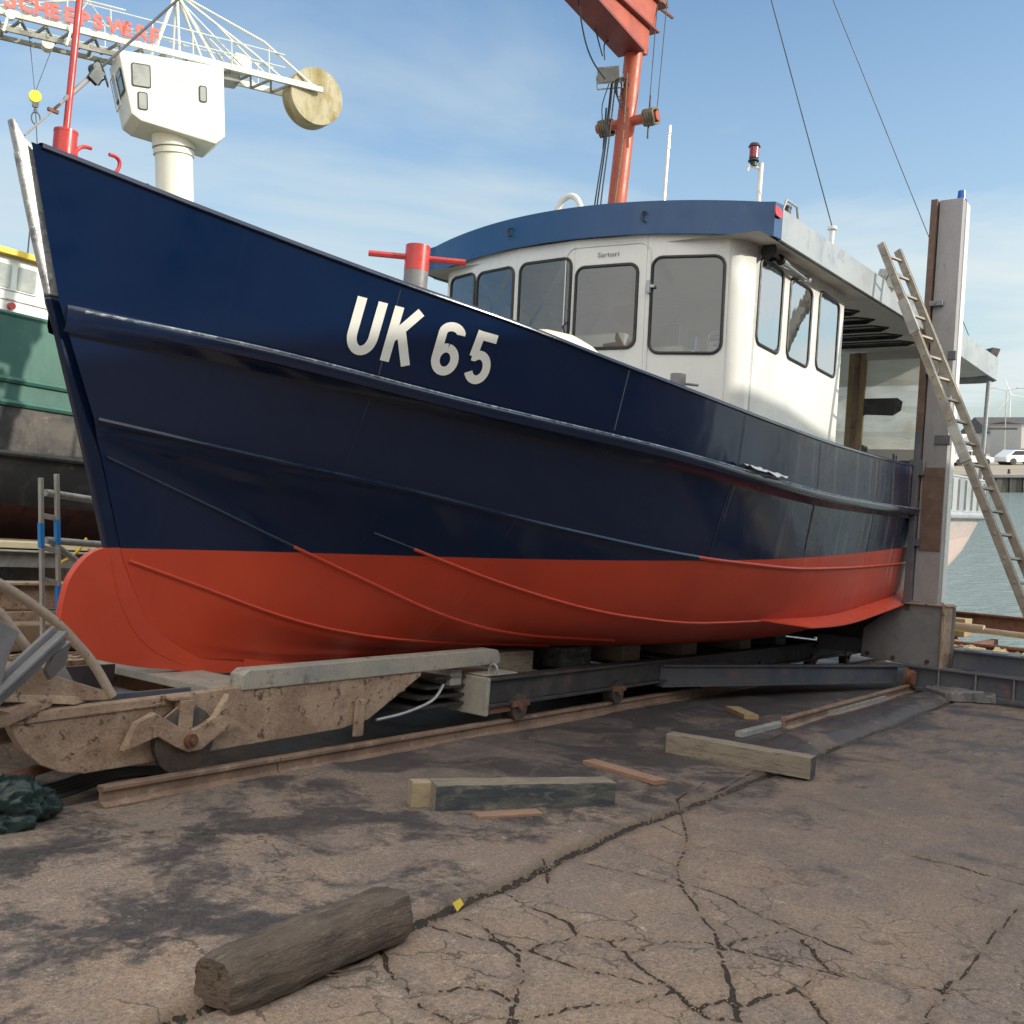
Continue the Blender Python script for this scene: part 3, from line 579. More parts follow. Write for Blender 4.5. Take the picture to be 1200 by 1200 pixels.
for i in range(121):
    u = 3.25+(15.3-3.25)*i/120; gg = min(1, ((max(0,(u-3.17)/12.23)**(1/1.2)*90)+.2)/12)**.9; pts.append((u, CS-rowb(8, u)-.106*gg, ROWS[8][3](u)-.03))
m_.tube(pts, .009, 5); MT['worn'] = weather('painted sky glint', (.2,.26,.33), (.06,.09,.14), (.5,.53,.55), rough=.35, s1=6, t1=(.45,.55), s3=22, t3=(.5,.62)); m_.build('strake_glint', 'worn', boat, smooth=True)  # pale tube added: sky reflection on the strake edge, put in as colour
def bead(k, u0, u1, r, m, name, nn=70, side=1):
    m_ = MB(); pts = [Vector(rowp(k, u0+(u1-u0)*i/nn, .003)) for i in range(nn+1)]
    if side < 0: pts = [Vector((p.x, 2*CS-p.y, p.z)) for p in pts]
    m_.tube(pts, r, 6); return m_.build(name, m, boat, smooth=True)
def wlz(u): d = u-3.63; return 1.4+.027*d+.0023*d*d
for side in (1, -1):
    bead(7, 3.45, 8.6, .02, 'navy', 'knuckle_bar', side=side)
    bead(7, 8.6, 15.3, .018, 'redpaint', 'knuckle_bar', side=side)
    bead(5, 3.55, 4.9, .013, 'navy', 'knuckle_bar', side=side)
    bead(5, 4.9, 8.5, .013, 'redpaint', 'knuckle_bar', side=side)
    bead(6, 5.4, 5.75, .011, 'navy', 'knuckle_bar', side=side)
    bead(6, 5.75, 13, .013, 'redpaint', 'knuckle_bar', side=side)
    bead(4, 3.78, 8, .013, 'redpaint', 'knuckle_bar', side=side)
def seam(u, wa, wb):
    m_ = MB(); m_.tube([hull_pt(u+.12*(wb-z)*0, z, .001) for z in np.linspace(wa, wb, 16)], .0045, 5); m_.build('weld_seam', 'hull', boat, smooth=True)
for u, wa, wb in ((4.95,2.05,3.3),(5.35,1.5,1.95),(8.75,1.62,2.38),(8.75,2.5,2.97),(10.7,1.6,2.33),(10.7,2.47,2.95),(12.9,1.7,2.4),(12.9,2.5,3.02),(7.0,2.6,3.1)): seam(u, wa, wb)
# bilge keel
bk = MB()
for side in (1, -1):
    q = []
    for i in range(30):
        u = 10.3+(16.4-10.3)*i/29; b0 = rowb(6, u); z0 = ROWS[6][3](u)+.05
        wd_ = .2*min(1, i/4.)+.01
        q.append([(u, CS-side*(b0-.1), z0+.01), (u, CS-side*(b0+wd_), z0-.02-wd_*.45), (u, CS-side*(b0+wd_), z0-.035-wd_*.45), (u, CS-side*(b0-.1), z0-.07)])
    bk.grid(q)
bk.build('bilge_keel', 'redpaint', boat, smooth=True)
# deck, bulwark lining, cap rail
dk = MB(); rows = []
for i in range(60):
    u = 3.9+(20.4-3.9)*i/59; b_ = max(.01, rowb(9, u)-.06); z = ROWS[9][3](u)
    bl = max(.01, CS-hull_pt(u, z-.72).y-.07)
    rows.append([(u, CS-b_, z-.01), (u, CS-bl, z-.72), (u, CS, z-.68), (u, CS+bl, z-.72), (u, CS+b_, z-.01)])
dk.grid(rows); dk.build('deck', 'primer', boat)
for side in (1, -1):
    for (a, b_, mm) in ((2.93, 15.4, 'navy'), (15.4, 21.39, 'primer')):
        m_ = MB(); rows = []
        for i in range(80):
            u = a+(b_-a)*(i/79); p = rowb(9, u); z = ROWS[9][3](u); o_ = .035
            rows.append([(u, CS-side*(p+x), z+y) for x, y in ((-.05,.0),(-.05,.015),(-.02,.02),(.01,.016),(.018,.004),(.018,-.012),(.0,-.02),(-.05,-.015),(-.05,0))])
        m_.grid(rows); m_.build('bulwark_cap', mm, boat, smooth=True)
# ribs on the outside of the aft bulwark
for i in range(10):
    u = 15.9+.5*i; rb = MB()
    a = Vector(rowp(8, u, .015)); b_ = Vector(rowp(9, u, .015)); rb.bar(a+Vector((0,0,.02)), b_-Vector((0,0,.05)), .03, .035, (0,1,0))
    rb.build('bulwark_rib', 'silver', boat)
# port letters and numbers: strokes laid on the plating
def strokes_to_hull(name, strokes, u0, wbase, wd=.2, ht=.375, th=.062):
    m_ = MB()
    for st_ in strokes:
        P = [Vector((x*wd, y*ht)) for x, y in st_]; Lr = []
        for i, p in enumerate(P):
            d = (P[min(i+1, len(P)-1)]-P[max(i-1, 0)]).normalized(); nrm = Vector((-d.y, d.x))
            if 0 < i < len(P)-1:
                d1 = (P[i]-P[i-1]).normalized(); d2 = (P[i+1]-P[i]).normalized(); k = 1/max(.6, math.sqrt((1+d1.dot(d2))/2))
            else: k = 1
            Lr.append((p+nrm*th/2*k, p-nrm*th/2*k))
        rows = []
        for a, b_ in Lr:
            r_ = []
            for q in (a, (a+b_)/2, b_):
                u = u0+q.x+q.y*.03; z = wbase-.06*(u-4.68)+q.y+.003
                r_.append(hull_pt(u, z, .0075))
            rows.append(r_)
        # subdivide for curvature
        fin = []
        for i in range(len(rows)-1):
            k = 4 if (rows[i][1]-rows[i+1][1]).length > .08 else 1
            for q in range(k): fin.append([a.lerp(b_, q/k) for a, b_ in zip(rows[i], rows[i+1])])
        fin.append(rows[-1])
        # re-seat subdivided points on the hull
        fin = [[hull_pt(p.x, p.z, .0075) for p in r_] for r_ in fin]
        m_.grid(fin)
    return m_.build(name, 'white_letter', boat)
def arc(cx_, cy_, rx, ry, a0, a1, n=14): return [(cx_+rx*math.cos(math.radians(a0+(a1-a0)*i/n)), cy_+ry*math.sin(math.radians(a0+(a1-a0)*i/n))) for i in range(n+1)]
e = .155; f_ = .083
Ust = [[(e,1)]+[(e,.36)]+arc(.5,.36,.5-e,.36-f_,180,360)[1:]+[(1-e,1)]]
Kst = [[(e,0),(e,1)], [(.92,1),(.2,.44)], [(.42,.6),(.9,0)]]
S6 = [arc(.5,.3,.5-e,.3-f_,90,450,24), [(1-e-.02,.8)]+arc(.5,.78,.5-e,.22-f_,20,180,10)+[(e,.6),(e,.3)]]
S5 = [[(.95,1-f_),(.27,1-f_)], [(.3,1),(.22,.5)], [(.17,.5)]+arc(.5,.32,.5-e,.32-f_,130,-150,22)]
for nm, st_, u0, wb in (('letter', Ust, 4.675, 2.825), ('letter', Kst, 4.925, 2.825), ('number', S6, 5.265, 2.818), ('number', S5, 5.52, 2.812)):
    strokes_to_hull(nm, st_, u0, wb)
# ---------------------------------------------------------------- wheelhouse
def roofw(u): return 4.74+.056*(u-8.8)
def F(s): return 8.64+.1*(s-CS)**2
def fpt(s, w_, out=0): return Vector((F(s)-out+.05*(4.7-w_), s, w_))
wh = MB()
HALF = 1.9; WB, WT = 2.35, 4.8
wins = [ # s centre, w centre, half s, half w, corner
 (4.54,4.09,.345,.475,.1), (5.375,4.09,.34,.42,.09), (6.115,4.2,.335,.42,.09), (6.83,4.25,.29,.36,.09), (7.39,4.3,.225,.33,.08)]
bounds = [4.165, 4.95, 5.745, 6.49, 7.14, 7.635]
for (sc_, wc, hs, hw, r), b0, b1 in zip(wins, bounds[:-1], bounds[1:]):
    o_ = [(b0, WB), (b1, WB), (b1, WT), (b0, WT)]; h_ = rrect(sc_, wc, hs, hw, r)
    loops = [[Vector((a, b_, 0)) for a, b_ in o_], [Vector((a, b_, 0)) for a, b_ in h_]]
    tri = tessellate_polygon(loops); fl = o_+h_
    wh.add([fpt(a, b_) for a, b_ in fl], tri)
# rounded port and starboard corners
SW = 4.03
cu, cs_ = F(4.165), 4.165
side_u0 = 9.3
crn_rows = []
for sgn in (1, -1):
    rows = []
    for i in range(9):
        a = math.radians(90*i/8)
        # from front end (u=F) round to side
        u_ = side_u0-(side_u0-cu)*math.cos(a); s_ = 4.165-(4.165-SW)*math.sin(a)
        if sgn < 0: s_ = 2*CS-s_
        rows.append([(u_+.05*(4.7-z)*math.cos(a), s_, z) for z in np.linspace(WB, WT+.1, 5)])
    crn_rows.append(rows)
wall_u1 = 11.95
swins = [(9.64,4.22,.31,.43,.09), (10.50,4.24,.33,.43,.09), (11.42,4.30,.34,.44,.09)]
bd = [side_u0, 10.06, 10.95, wall_u1]
for s_ in (SW, 2*CS-SW):
    for (uc, wc, hu, hw, r), b0, b1 in zip(swins, bd[:-1], bd[1:]):
        o_ = [(b0, WB), (b1, WB), (b1, roofw(b1)), (b0, roofw(b0))]; h_ = rrect(uc, wc, hu, hw, r)
        tri = tessellate_polygon([[Vector((a, b_, 0)) for a, b_ in o_], [Vector((a, b_, 0)) for a, b_ in h_]])
        wh.add([(a, s_, b_) for a, b_ in o_+h_], tri)
# aft wall with door opening
o_ = [(SW, WB), (2*CS-SW, WB), (2*CS-SW, 4.9), (SW, 4.9)]; h_ = rrect(5.4, 3.6, .35, .95, .08); h2 = rrect(6.9, 4.2, .4, .35, .08)
tri = tessellate_polygon([[Vector((a, b_, 0)) for a, b_ in L_] for L_ in (o_, h_, h2)])
wh.add([(wall_u1, a, b_) for a, b_ in o_+h_+h2], tri)
MT['whwhite'] = weather('wheelhouse white gloss', (.68,.69,.66), (.63,.64,.62), (.45,.5,.55), rough=.25, s1=1.2, s3=2.2, t3=(.66,.76), bs=.08, bscale=5, bdist=.015, coat=.3, grain=.015)
wheelhouse = wh.build('wheelhouse', 'whwhite', boat, solid=.05)
for rows in crn_rows:
    m_ = MB(); m_.grid(rows); m_.build('corner_plate', 'whwhite', wheelhouse, smooth=True, solid=.05)
def ring_and_pane(o2, i2, mapper, rad, gm='glass', thick=.018):
    m_ = MB()
    m_.tube([mapper(a, b_) for a, b_ in i2], thick, 6, closed=True)
    wn_ = m_.build('window', 'rubber', wheelhouse, smooth=True)
    p_ = MB(); vv = [mapper(a, b_) for a, b_ in i2]; c = sum(vv, Vector())/len(vv); p_.add(vv+[c], [(i, (i+1)%len(vv), len(vv)) for i in range(len(vv))])
    p_.build('pane', gm, wheelhouse)
for i, (sc_, wc, hs, hw, r) in enumerate(wins):
    ring_and_pane(None, rrect(sc_, wc, hs, hw, r), lambda a, b_: fpt(a, b_, .028), r)
for s_, sg in ((SW, -1), (2*CS-SW, 1)):
    for (uc, wc, hu, hw, r) in swins:
        ring_and_pane(None, rrect(uc, wc, hu, hw, r), lambda a, b_, s_=s_, sg=sg: Vector((a, s_+sg*.028, b_)), r, 'sideglass')
# door around the second window of the front: outline bead, hinges, handle
dr = MB(); dr.tube([fpt(a, b_, .03) for a, b_ in rrect(5.375, 3.9, .47, .82, .12)], .008, 6, closed=True)
door = dr.build('door', 'whwhite', wheelhouse, smooth=True)
hg = MB(); hg.bar(fpt(4.9,4.33,.06), fpt(4.9,4.2,.06), .04, .04); hg.bar(fpt(4.93,4.27,.06), fpt(4.84,4.27,.06), .03, .03); hg.build('hinge', 'silver', wheelhouse, bevel=.005)
hg = MB(); hg.tube([fpt(5.79,3.95,.05), fpt(5.82,3.9,.08), fpt(5.78,3.8,.08)], .01, 6); hg.bar(fpt(6.49,3.98,.05), fpt(6.49,3.9,.05), .04, .04); hg.build('handle', 'black', wheelhouse)
# maker mark and stains
# small dark squares under visor (lettering plate)
def text_mesh(body, size, mapper, name, m, parent, bold=0.):
    cu_ = bpy.data.curves.new('t', 'FONT'); cu_.body = body; cu_.size = size; cu_.offset = bold; cu_.fill_mode = 'BOTH'; cu_.resolution_u = 3
    ob = bpy.data.objects.new('t', cu_); COL.objects.link(ob); dg = bpy.context.evaluated_depsgraph_get(); me = bpy.data.meshes.new_from_object(ob.evaluated_get(dg))
    m_ = MB(); m_.add([mapper(v.co.x, v.co.y) for v in me.vertices], [tuple(p.vertices) for p in me.polygons])
    bpy.data.objects.remove(ob); return m_.build(name, m, parent)
text_mesh('Sartori', .07, lambda x, y: fpt(5.48-x*1.25, 4.6+y, .03), 'name_plate', 'darksteel', wheelhouse)
# ---------------------------------------------------------------- roof with blue visor and silver fascia
def visor_pts(out=0.):
    P = []
    for i in range(41):
        s = 3.86+(7.94-3.86)*i/40; P.append((8.56-out+.1*(s-CS)**2+0*s, s))
    return P
RS = 3.74
fr = [(9.0, RS)] ; 
def camber(s): return .1*(1-((s-CS)/2.25)**2)
vp = visor_pts()
front_outline = [(9.12, RS), (8.99, RS+.02)]+[(u, s) for u, s in vp]+[(8.99, 2*CS-RS-.02), (9.12, 2*CS-RS)]
def vz(u, s, top): return roofw(u)+(.30 if top else -.03)+(camber(s))-.03*0
vm = MB(); rows = [[(u, s, vz(u, s, False)) for u, s in front_outline], [(u, s, vz(u, s, True)) for u, s in front_outline]]
vm.grid(rows); visor = vm.build('visor', 'visor', boat, solid=.03)
ue = 20.25
aft_out = []
for i in range(13):
    a = math.radians(90*i/12); aft_out.append((ue-.5+.5*math.sin(a), RS+.5-.5*math.cos(a)))
fas = MB(); side_p = [(9.12, RS)]+[(9.12+(ue-.5-9.12)*i/24, RS) for i in range(1, 24)]+aft_out
def z0f(u): return roofw(u)-.03+.0
rows = [[(u, s, z0f(u)+ (-.1*min(1, max(0, (u-14)/5)))) for u, s in side_p], [(u, s, roofw(u)+.30-.03) for u, s in side_p]]
fas.grid(rows); fas.build('roof_fascia', 'silver', boat, solid=.03)
m2 = MB(); P2 = [(u, 2*CS-s) for u, s in side_p]; m2.grid([[(u, s, z0f(u)) for u, s in P2], [(u, s, roofw(u)+.27) for u, s in P2]]); m2.build('roof_fascia', 'silver', boat, solid=.03)
m3 = MB(); m3.grid([[(ue, RS+.5+(2*CS-2*RS-1)*i/6, z) for i in range(7)] for z in (z0f(ue)-.1, roofw(ue)+.27)]); m3.build('roof_fascia', 'silver', boat, solid=.03)
# roof sheet and soffit with five long framed openings
rt = MB(); us2 = [8.6, 9.0, 10, 12, 14, 16, 18, ue-.1]
rt.grid([[(max(u, 8.6+.1*(s-CS)**2), s, roofw(u)+.2+camber(s)) for s in np.linspace(RS+.04, 2*CS-RS-.04, 13)] for u in us2]); rt.build('roof', 'silver', boat)
sf = MB(); ol = [(8.75, RS+.05), (ue-.45, RS+.05), (ue-.1, RS+.5), (ue-.1, 2*CS-RS-.5), (ue-.45, 2*CS-RS-.05), (8.75, 2*CS-RS-.05)]
holes = []
for uc in (12.95, 13.62, 14.3, 15.0, 15.7):
    holes.append([(uc-.23, 4.3), (uc+.0, 4.14), (uc+.23, 4.3), (uc+.23, 6.9), (uc, 7.1), (uc-.23, 6.9)])
tri = tessellate_polygon([[Vector((a, b_, 0)) for a, b_ in ol]]+[[Vector((a, b_, 0)) for a, b_ in h] for h in holes])
fl = ol+[p for h in holes for p in h]; sf.add([(a, b_, roofw(a)-.02) for a, b_ in fl], tri); soffit = sf.build('soffit', 'soffit', boat)
for h in holes:
    m_ = MB(); m_.tube([Vector((a, b_, roofw(a)-.03)) for a, b_ in h], .013, 6, closed=True); m_.build('skylight_frame', 'rubber', soffit)
    m_ = MB(); m_.add([(a, b_, roofw(a)+.02) for a, b_ in h], [(0,1,2,3,4,5)]); m_.build('skylight_pane', 'mudgrey', soffit)
# roofline eyelets on the visor
for s in (4.95, 6.55):
    u = 8.56+.1*(s-CS)**2-.02; z = roofw(u)+camber(s)+.14
    m_ = MB(); m_.tube([(u-.03, s+.03*math.cos(a), z+.045*math.sin(a)) for a in np.linspace(-1.9, 2.2, 9)], .011, 6); m_.build('eyelet', 'black', visor, smooth=True)
# port side light in the visor corner
nl = MB(); nl.prism([(x, RS-.022, z) for x, z in rrect(9.0, roofw(9)+.21, .09, .045, .04)], (0,.012,0)); nlo = nl.build('side_light_slot', 'pole_red', boat)
nl = MB(); nl.cyl((9.35, RS+.05, roofw(9)+.25), (9.35, RS+.05, roofw(9)+.36), .05); nl.cyl((9.35, RS+.05, roofw(9)+.36), (9.35, RS+.05, roofw(9)+.38), .055); nl.build('side_light', 'black', boat, smooth=True)
nl = MB(); nl.tube([(9.2,RS+.02,roofw(9)+.3),(9.22,RS,roofw(9)+.4),(9.5,RS,roofw(9)+.42),(9.62,RS+.02,roofw(9)+.3)], .012, 6); nl.build('light_guard', 'galv', boat, smooth=True)
# roof fittings
m_ = MB(); m_.tube([(9.05+.0*i, 5.9+.17*math.cos(a)+.25, 5.2+.26*math.sin(a)) for i, a in enumerate(np.linspace(0, math.pi, 12))], .035, 10); m_.build('roof_hoop', 'white', boat, smooth=True)
m_ = MB(); m_.tube([(10.74, CS, 4.95), (10.75, CS, 6.35), (10.76, CS, 6.85)], [.024,.022,.016], 8); m_.build('antenna', 'white', boat, smooth=True)
# navigation light mast
hb_ = (11.6, 5.05)
m_ = MB(); m_.tube([(hb_[0], hb_[1], 5.0), (hb_[0]+.02, hb_[1], 6.55)], .032, 10); m_.tube([(hb_[0]+.02, hb_[1], 6.48), (hb_[0]-.1, hb_[1]+.1, 6.5), (hb_[0]-.12, hb_[1]+.12, 6.42)], .018, 6); lm = m_.build('light_mast', 'white', boat, smooth=True)
def nav_light(c, m, nm):
    x, y, z = c; q = MB(); q.cyl((x,y,z), (x,y,z+.06), .045); q.cyl((x,y,z+.06), (x,y,z+.1), .07, .05); q.cyl((x,y,z+.24), (x,y,z+.28), .075, .055); base_ = q.build(nm, 'black', lm, smooth=True)
    q = MB(); q.cyl((x,y,z+.1), (x,y,z+.24), .058); q.build('lens', m, lm, smooth=True)
nav_light((hb_[0]-.06, hb_[1]+.07, 6.5), 'lampred', 'lamp'); nav_light((hb_[0]-.1, hb_[1]+.1, 5.4), 'lampglass', 'lamp')
# white box and post on the roof, aft
m_ = MB(); m_.box((12.3, 4.3, 5.15), (12.65, 4.55, 5.5)); m_.cyl((12.05, 4.25, 5.15), (12.05, 4.25, 5.75), .03); m_.cyl((12.05, 4.25, 5.75), (12.05, 4.25, 5.79), .06); m_.build('roof_box', 'white', boat, bevel=.008)
# horns under the eaves on the port wall
def horn(u, w_, ln, r, m):
    q = MB(); a = Vector((u, SW-.12, w_))
    prof = [(0, .018), (.4, .02), (.7, .03), (.88, .05), (1, r)]
    q.tube([a+Vector((ln*(1-t), 0, 0)) for t, _ in prof], [x for _, x in prof], 16); q.box((u+ln-.04, SW-.13, w_-.02), (u+ln, SW, w_+.02))
    q.cyl((u+ln, SW-.12, w_), (u+ln+.06, SW-.12, w_), .045)
    hn = q.build('horn', m, boat, smooth=True)
    q = MB(); q.cyl(a-Vector((.002,0,0)), a+Vector((.01,0,0)), r*.82); q.build('horn_mouth', 'black', hn, smooth=True)
horn(9.28, 4.69, .3, .085, 'black'); horn(9.62, 4.68, .72, .05, 'chrome')
# floodlights
def flood(base_, dirv, nm='floodlight', sc=1., par=None, m='galv'):
    d = Vector(dirv).normalized(); b_ = Vector(base_); x = d.cross(Vector((0,0,1))).normalized(); y = x.cross(d)
    def P(i, j, k): return b_+x*(i*sc)+y*(j*sc)+d*(k*sc)
    q = MB(); q.hexa([P(-.13,-.09,0), P(.13,-.09,0), P(.13,.09,0), P(-.13,.09,0), P(-.1,-.06,-.12), P(.1,-.06,-.12), P(.1,.06,-.12), P(-.1,.06,-.12)])
    q.tube([P(-.15,0,-.05), P(-.15,-.14,-.05), P(.15,-.14,-.05), P(.15,0,-.05)], .01*sc, 6)
    fo = q.build(nm, m, par or boat, bevel=.006)
    q = MB(); q.prism([P(-.11,-.07,.004), P(.11,-.07,.004), P(.11,.07,.004), P(-.11,.07,.004)], d*.006*sc); q.build('lens', 'lampglass', fo if fo.parent == boat else (par or boat))
flood((12.75, RS-.05, roofw(12.7)+.3), (-.15,-.8,-.35), sc=1.25)
flood((ue-.3, RS+.1, roofw(ue)+.34), (.7,-.6,-.35), sc=1.1, m='darksteel')
# aft shelter: posts, plastic curtain
m_ = MB(); m_.box((16.9, 3.86, 2.5), (17.15, 4.0, 5.15)); m_.build('canopy_post', 'whwhite', boat, bevel=.01)
m_ = MB(); m_.tube([(19.2, 3.74, 5.1), (19.2, 3.78, 3.3)], .04, 10); m_.build('canopy_post', 'silver', boat, smooth=True)
m_ = MB(); m_.tube([(19.2, 8.0, 5.1), (19.2, 8.0, 3.3)], .04, 10); m_.build('canopy_post', 'silver', boat, smooth=True)
PU = 16.4
m_ = MB(); ww = np.linspace(2.6, 5.12, 26); sv = np.linspace(3.98, 7.8, 40)
m_.grid([[(PU+.03*noise.noise(Vector((s*3, z*5, 0))), s, z) for s in sv] for z in ww]); m_.build('plastic_curtain', 'plastic', boat, smooth=180)
m_ = MB(); m_.box((PU-.1, 5.02, 2.6), (PU-.03, 5.3, 5.1)); m_.build('curtain_post', 'framewood', boat, bevel=.01)
m_ = MB(); m_.box((PU-.06, 5.12, 2.6), (PU-.13, 5.2, 5.1)); m_.build('curtain_post', 'brown', boat, bevel=.01)
m_ = MB(); m_.box((PU-.06, 3.98, 2.5), (PU+.06, 7.8, 3.55)); m_.build('shelter_panel', 'soffit', boat, bevel=.01)
m_ = MB(); m_.box((PU-.04, 5.02, 4.98), (PU-.1, 3.98, 5.12)); m_.build('curtain_rail', 'soffit', boat)
tp = [(5.22,4.02),(5.2,4.3),(5.12,4.36),(4.5,4.36),(4.42,4.3),(4.44,4.16),(4.56,4.08),(4.98,4.1),(5.08,4.06),(5.1,3.92),(5.22,3.88)]
m_ = MB(); m_.prism([(PU-.07, a, b_) for a, b_ in tp], (-.02,0,0)); m_.build('black_tarp', 'tarp', boat)
# wheelhouse interior: console, chair, far lining
m_ = MB(); m_.box((8.95, 4.6, 2.4), (9.5, 7.2, 3.72)); m_.box((9.0, 5.3, 3.72), (9.4, 6.3, 3.9)); m_.build('console', 'cream', boat, bevel=.03)
m_ = MB(); m_.box((10.1, 5.35, 2.4), (10.25, 5.5, 3.2)); m_.box((9.9, 5.15, 3.2), (10.4, 5.7, 3.32)); m_.box((10.35, 5.15, 3.3), (10.45, 5.7, 4.2)); m_.build('helm_chair', 'visor', boat, bevel=.03)
m_ = MB(); m_.box((10.9, 6.2, 2.4), (11.2, 6.6, 4.7)); m_.build('inner_cabinet', 'mast_orange', boat, bevel=.01)
m_ = MB(); m_.tube([(9.62, 6.1+.2*math.cos(a), 3.75+.2*math.sin(a)) for a in np.linspace(0, 2*math.pi, 20)[:-1]], .014, 6, closed=True)
for k in range(3): m_.tube([(9.62,6.1,3.75),(9.62,6.1+.2*math.cos(k*2.09),3.75+.2*math.sin(k*2.09))], .01, 5)
m_.build('steering_wheel', 'black', boat)
m_ = MB(); m_.box((9.15,4.75,3.72),(9.35,5.15,3.98)); m_.build('instrument', 'black', boat, bevel=.01)
# foredeck: cream liferaft dome, samson post, small post, bow jackstaff, guard horns
m_ = MB(); rows = []
for i in range(9):
    a = math.pi*i/8; rows.append([(7.15-.62*math.cos(a), 4.95+.4*math.sin(a)*math.cos(b_), 3.22+.26*math.sin(a)*math.sin(b_)) for b_ in np.linspace(0, math.pi, 13)])
m_.grid(rows); m_.box((6.6, 4.6, 2.4), (7.7, 5.35, 3.23)); m_.build('deck_hatch', 'cream', boat, smooth=True)
m_ = MB(); m_.cyl((6.37, CS, 2.5), (6.37, CS, 3.93), .105, n=28); sp_ = m_.build('samson_post', 'gusset', boat, smooth=True)
m_ = MB(); m_.cyl((6.37, CS, 3.9), (6.37, CS, 4.12), .107, n=28); m_.tube([(6.1, CS+.32, 4.02), (6.64, CS-.32, 4.02)], .027, 8); m_.build('post_head', 'pole_red', sp_, smooth=True)
m_ = MB(); m_.cyl((8.1, 4.2, 2.6), (8.1, 4.2, 3.26), .07); m_.tube([(7.95, 4.33, 3.18), (8.25, 4.07, 3.18)], .013, 6); m_.build('mooring_post', 'gusset', boat, smooth=True)
m_ = MB(); m_.cyl((3.12, CS, 3.55), (3.12, CS, 3.9), .068, n=24); m_.cyl((3.12, CS, 3.895), (3.12, CS, 3.91), .07, n=24); js = m_.build('staff_socket', 'pole_red', boat, smooth=True)
m_ = MB(); m_.tube([(3.12, CS, 3.88), (3.14, CS, 5.6)], .021, 10); m_.build('bow_staff', 'pole_red', boat, smooth=True)
m_ = MB(); pts = [(3.268, 5.86, 3.85), (3.212, 5.86, 3.84), (3.171, 5.86, 3.794), (3.187, 5.86, 3.747), (3.239, 5.86, 3.738), (3.306, 5.8, 3.716), (3.376, 5.8, 3.718), (3.42, 5.8, 3.76), (3.427, 5.8, 3.811), (3.401, 5.8, 3.834), (3.353, 5.8, 3.833)]
m_.tube(smooth(pts, 4), .012, 8); m_.build('rope_guide', 'pole_red', boat, smooth=True)
m_ = MB(); m_.tube([(3.55+.0*a, CS-.22+.035*math.cos(a), 3.66+.035*math.sin(a)) for a in np.linspace(-.6, 3.8, 12)], .006, 6); m_.build('deck_eye', 'darksteel', boat, smooth=True)
# forestay with shackle and bottle screw
mtop = Vector((9.95, CS, 10.2)); st0 = Vector((2.87, CS, 3.79))
sd = Vector((3.79-2.87, 0, 5.03-3.79)).normalized()
def sp3(t): return st0+sd*t
m_ = MB(); m_.tube([sp3(0), sp3(.27)], .007, 6); fs = m_.build('forestay', 'rustgrey', boat, smooth=True)
m_ = MB(); m_.tube([sp3(.27)+Vector((.0,.018*math.cos(a),.0))+sd*(.03*math.sin(a)+.03) for a in np.linspace(0, 2*math.pi, 12)[:-1]], .006, 6, closed=True); m_.bar(sp3(.26)-Vector((.03,.0,0)), sp3(.26)+Vector((.035,0,0)), .02, .02); m_.build('shackle', 'rust', fs)
m_ = MB(); m_.tube([sp3(.33), sp3(.37), sp3(.38), sp3(.60), sp3(.61), sp3(.65)], [.008,.008,.015,.016,.008,.008], 8); m_.build('bottle_screw', 'rustgrey', fs, smooth=True)
m_ = MB(); m_.bar(sp3(.63)+Vector((0,-.02,-.03)), sp3(.7)+Vector((0,-.02,0)), .03, .07); m_.cyl(sp3(.68)+Vector((0,-.03,.02)), sp3(.68)+Vector((0,.03,.02)), .035); m_.tube([sp3(.7), sp3(1.6), sp3(9.6)], .009, 6)
for k in range(5): m_.tube([sp3(.74)+Vector((.03*math.cos(a)+.01*k-.02, .03*math.sin(a), -.02*k+.03*math.sin(2*a))) for a in np.linspace(0, 6.2, 10)], .006, 5)
m_.build('stay_wire', 'wire', fs)
# ---------------------------------------------------------------- mast
m_ = MB(); m_.tube([(9.6, CS, 4.95), (9.72, CS, 6.6), (9.8, CS, 7.75)], .105, 20); mast = m_.build('mast', 'mast_orange', boat, smooth=True)
m_ = MB(); m_.tube([(9.6, CS+.0, 6.4), (9.72, CS+.05, 6.42)], .02, 6)
m_.tube([(9.68, CS+.36, 6.46), (9.72, CS-.4, 6.5)], .055, 12); m_.build('cross_bar', 'mast_orange', mast, smooth=True)
for s0, z in ((CS+.33, 6.46), (CS-.24, 6.49)):
    m_ = MB()
    for k in range(5): m_.tube([(9.7+(.075+.012*random.random())*math.cos(a), s0-.02-.03*k+.01*math.sin(a*3), z+(.08+.01*random.random())*math.sin(a)) for a in np.linspace(0, 2*math.pi, 14)[:-1]], .016, 6, closed=True)
    m_.build('rope_coil', 'rope', mast, smooth=True)
    m_ = MB(); m_.tube([(9.7, s0-.06, z-.24), (9.7, s0-.06, z+.24)], .012, 6); m_.build('belaying_pin', 'darksteel', mast, smooth=True)
# gantry arm and triangular brace
m_ = MB()
arm_s = [(9.98,7.3),(9.98,7.62),(7.6,9.6),(7.2,9.3)]
m_.prism([(a, CS-.12, b_) for a, b_ in ((10.02,7.66),(10.02,8.0),(7.0,7.98),(7.0,7.58))], (0,.24,0)); ga = m_.build('gantry_arm', 'mast_orange', mast, bevel=.01)
m_ = MB(); m_.prism([(a, CS-.115, b_) for a, b_ in ((9.7,7.3),(9.9,7.32),(9.9,7.66),(7.6,7.58),(7.6,7.5))], (0,.23,0)); m_.build('gusset', 'mast_orange', mast, bevel=.01)
m_ = MB(); m_.bar((9.72,CS,7.29),(7.6,CS,7.48),.34,.03); m_.bar((10.03,CS,7.64),(7.0,CS,7.57),.34,.025); m_.bar((10.03,CS,8.0),(7.0,CS,7.99),.34,.025); m_.build('arm_flange', 'mast_shade', mast)
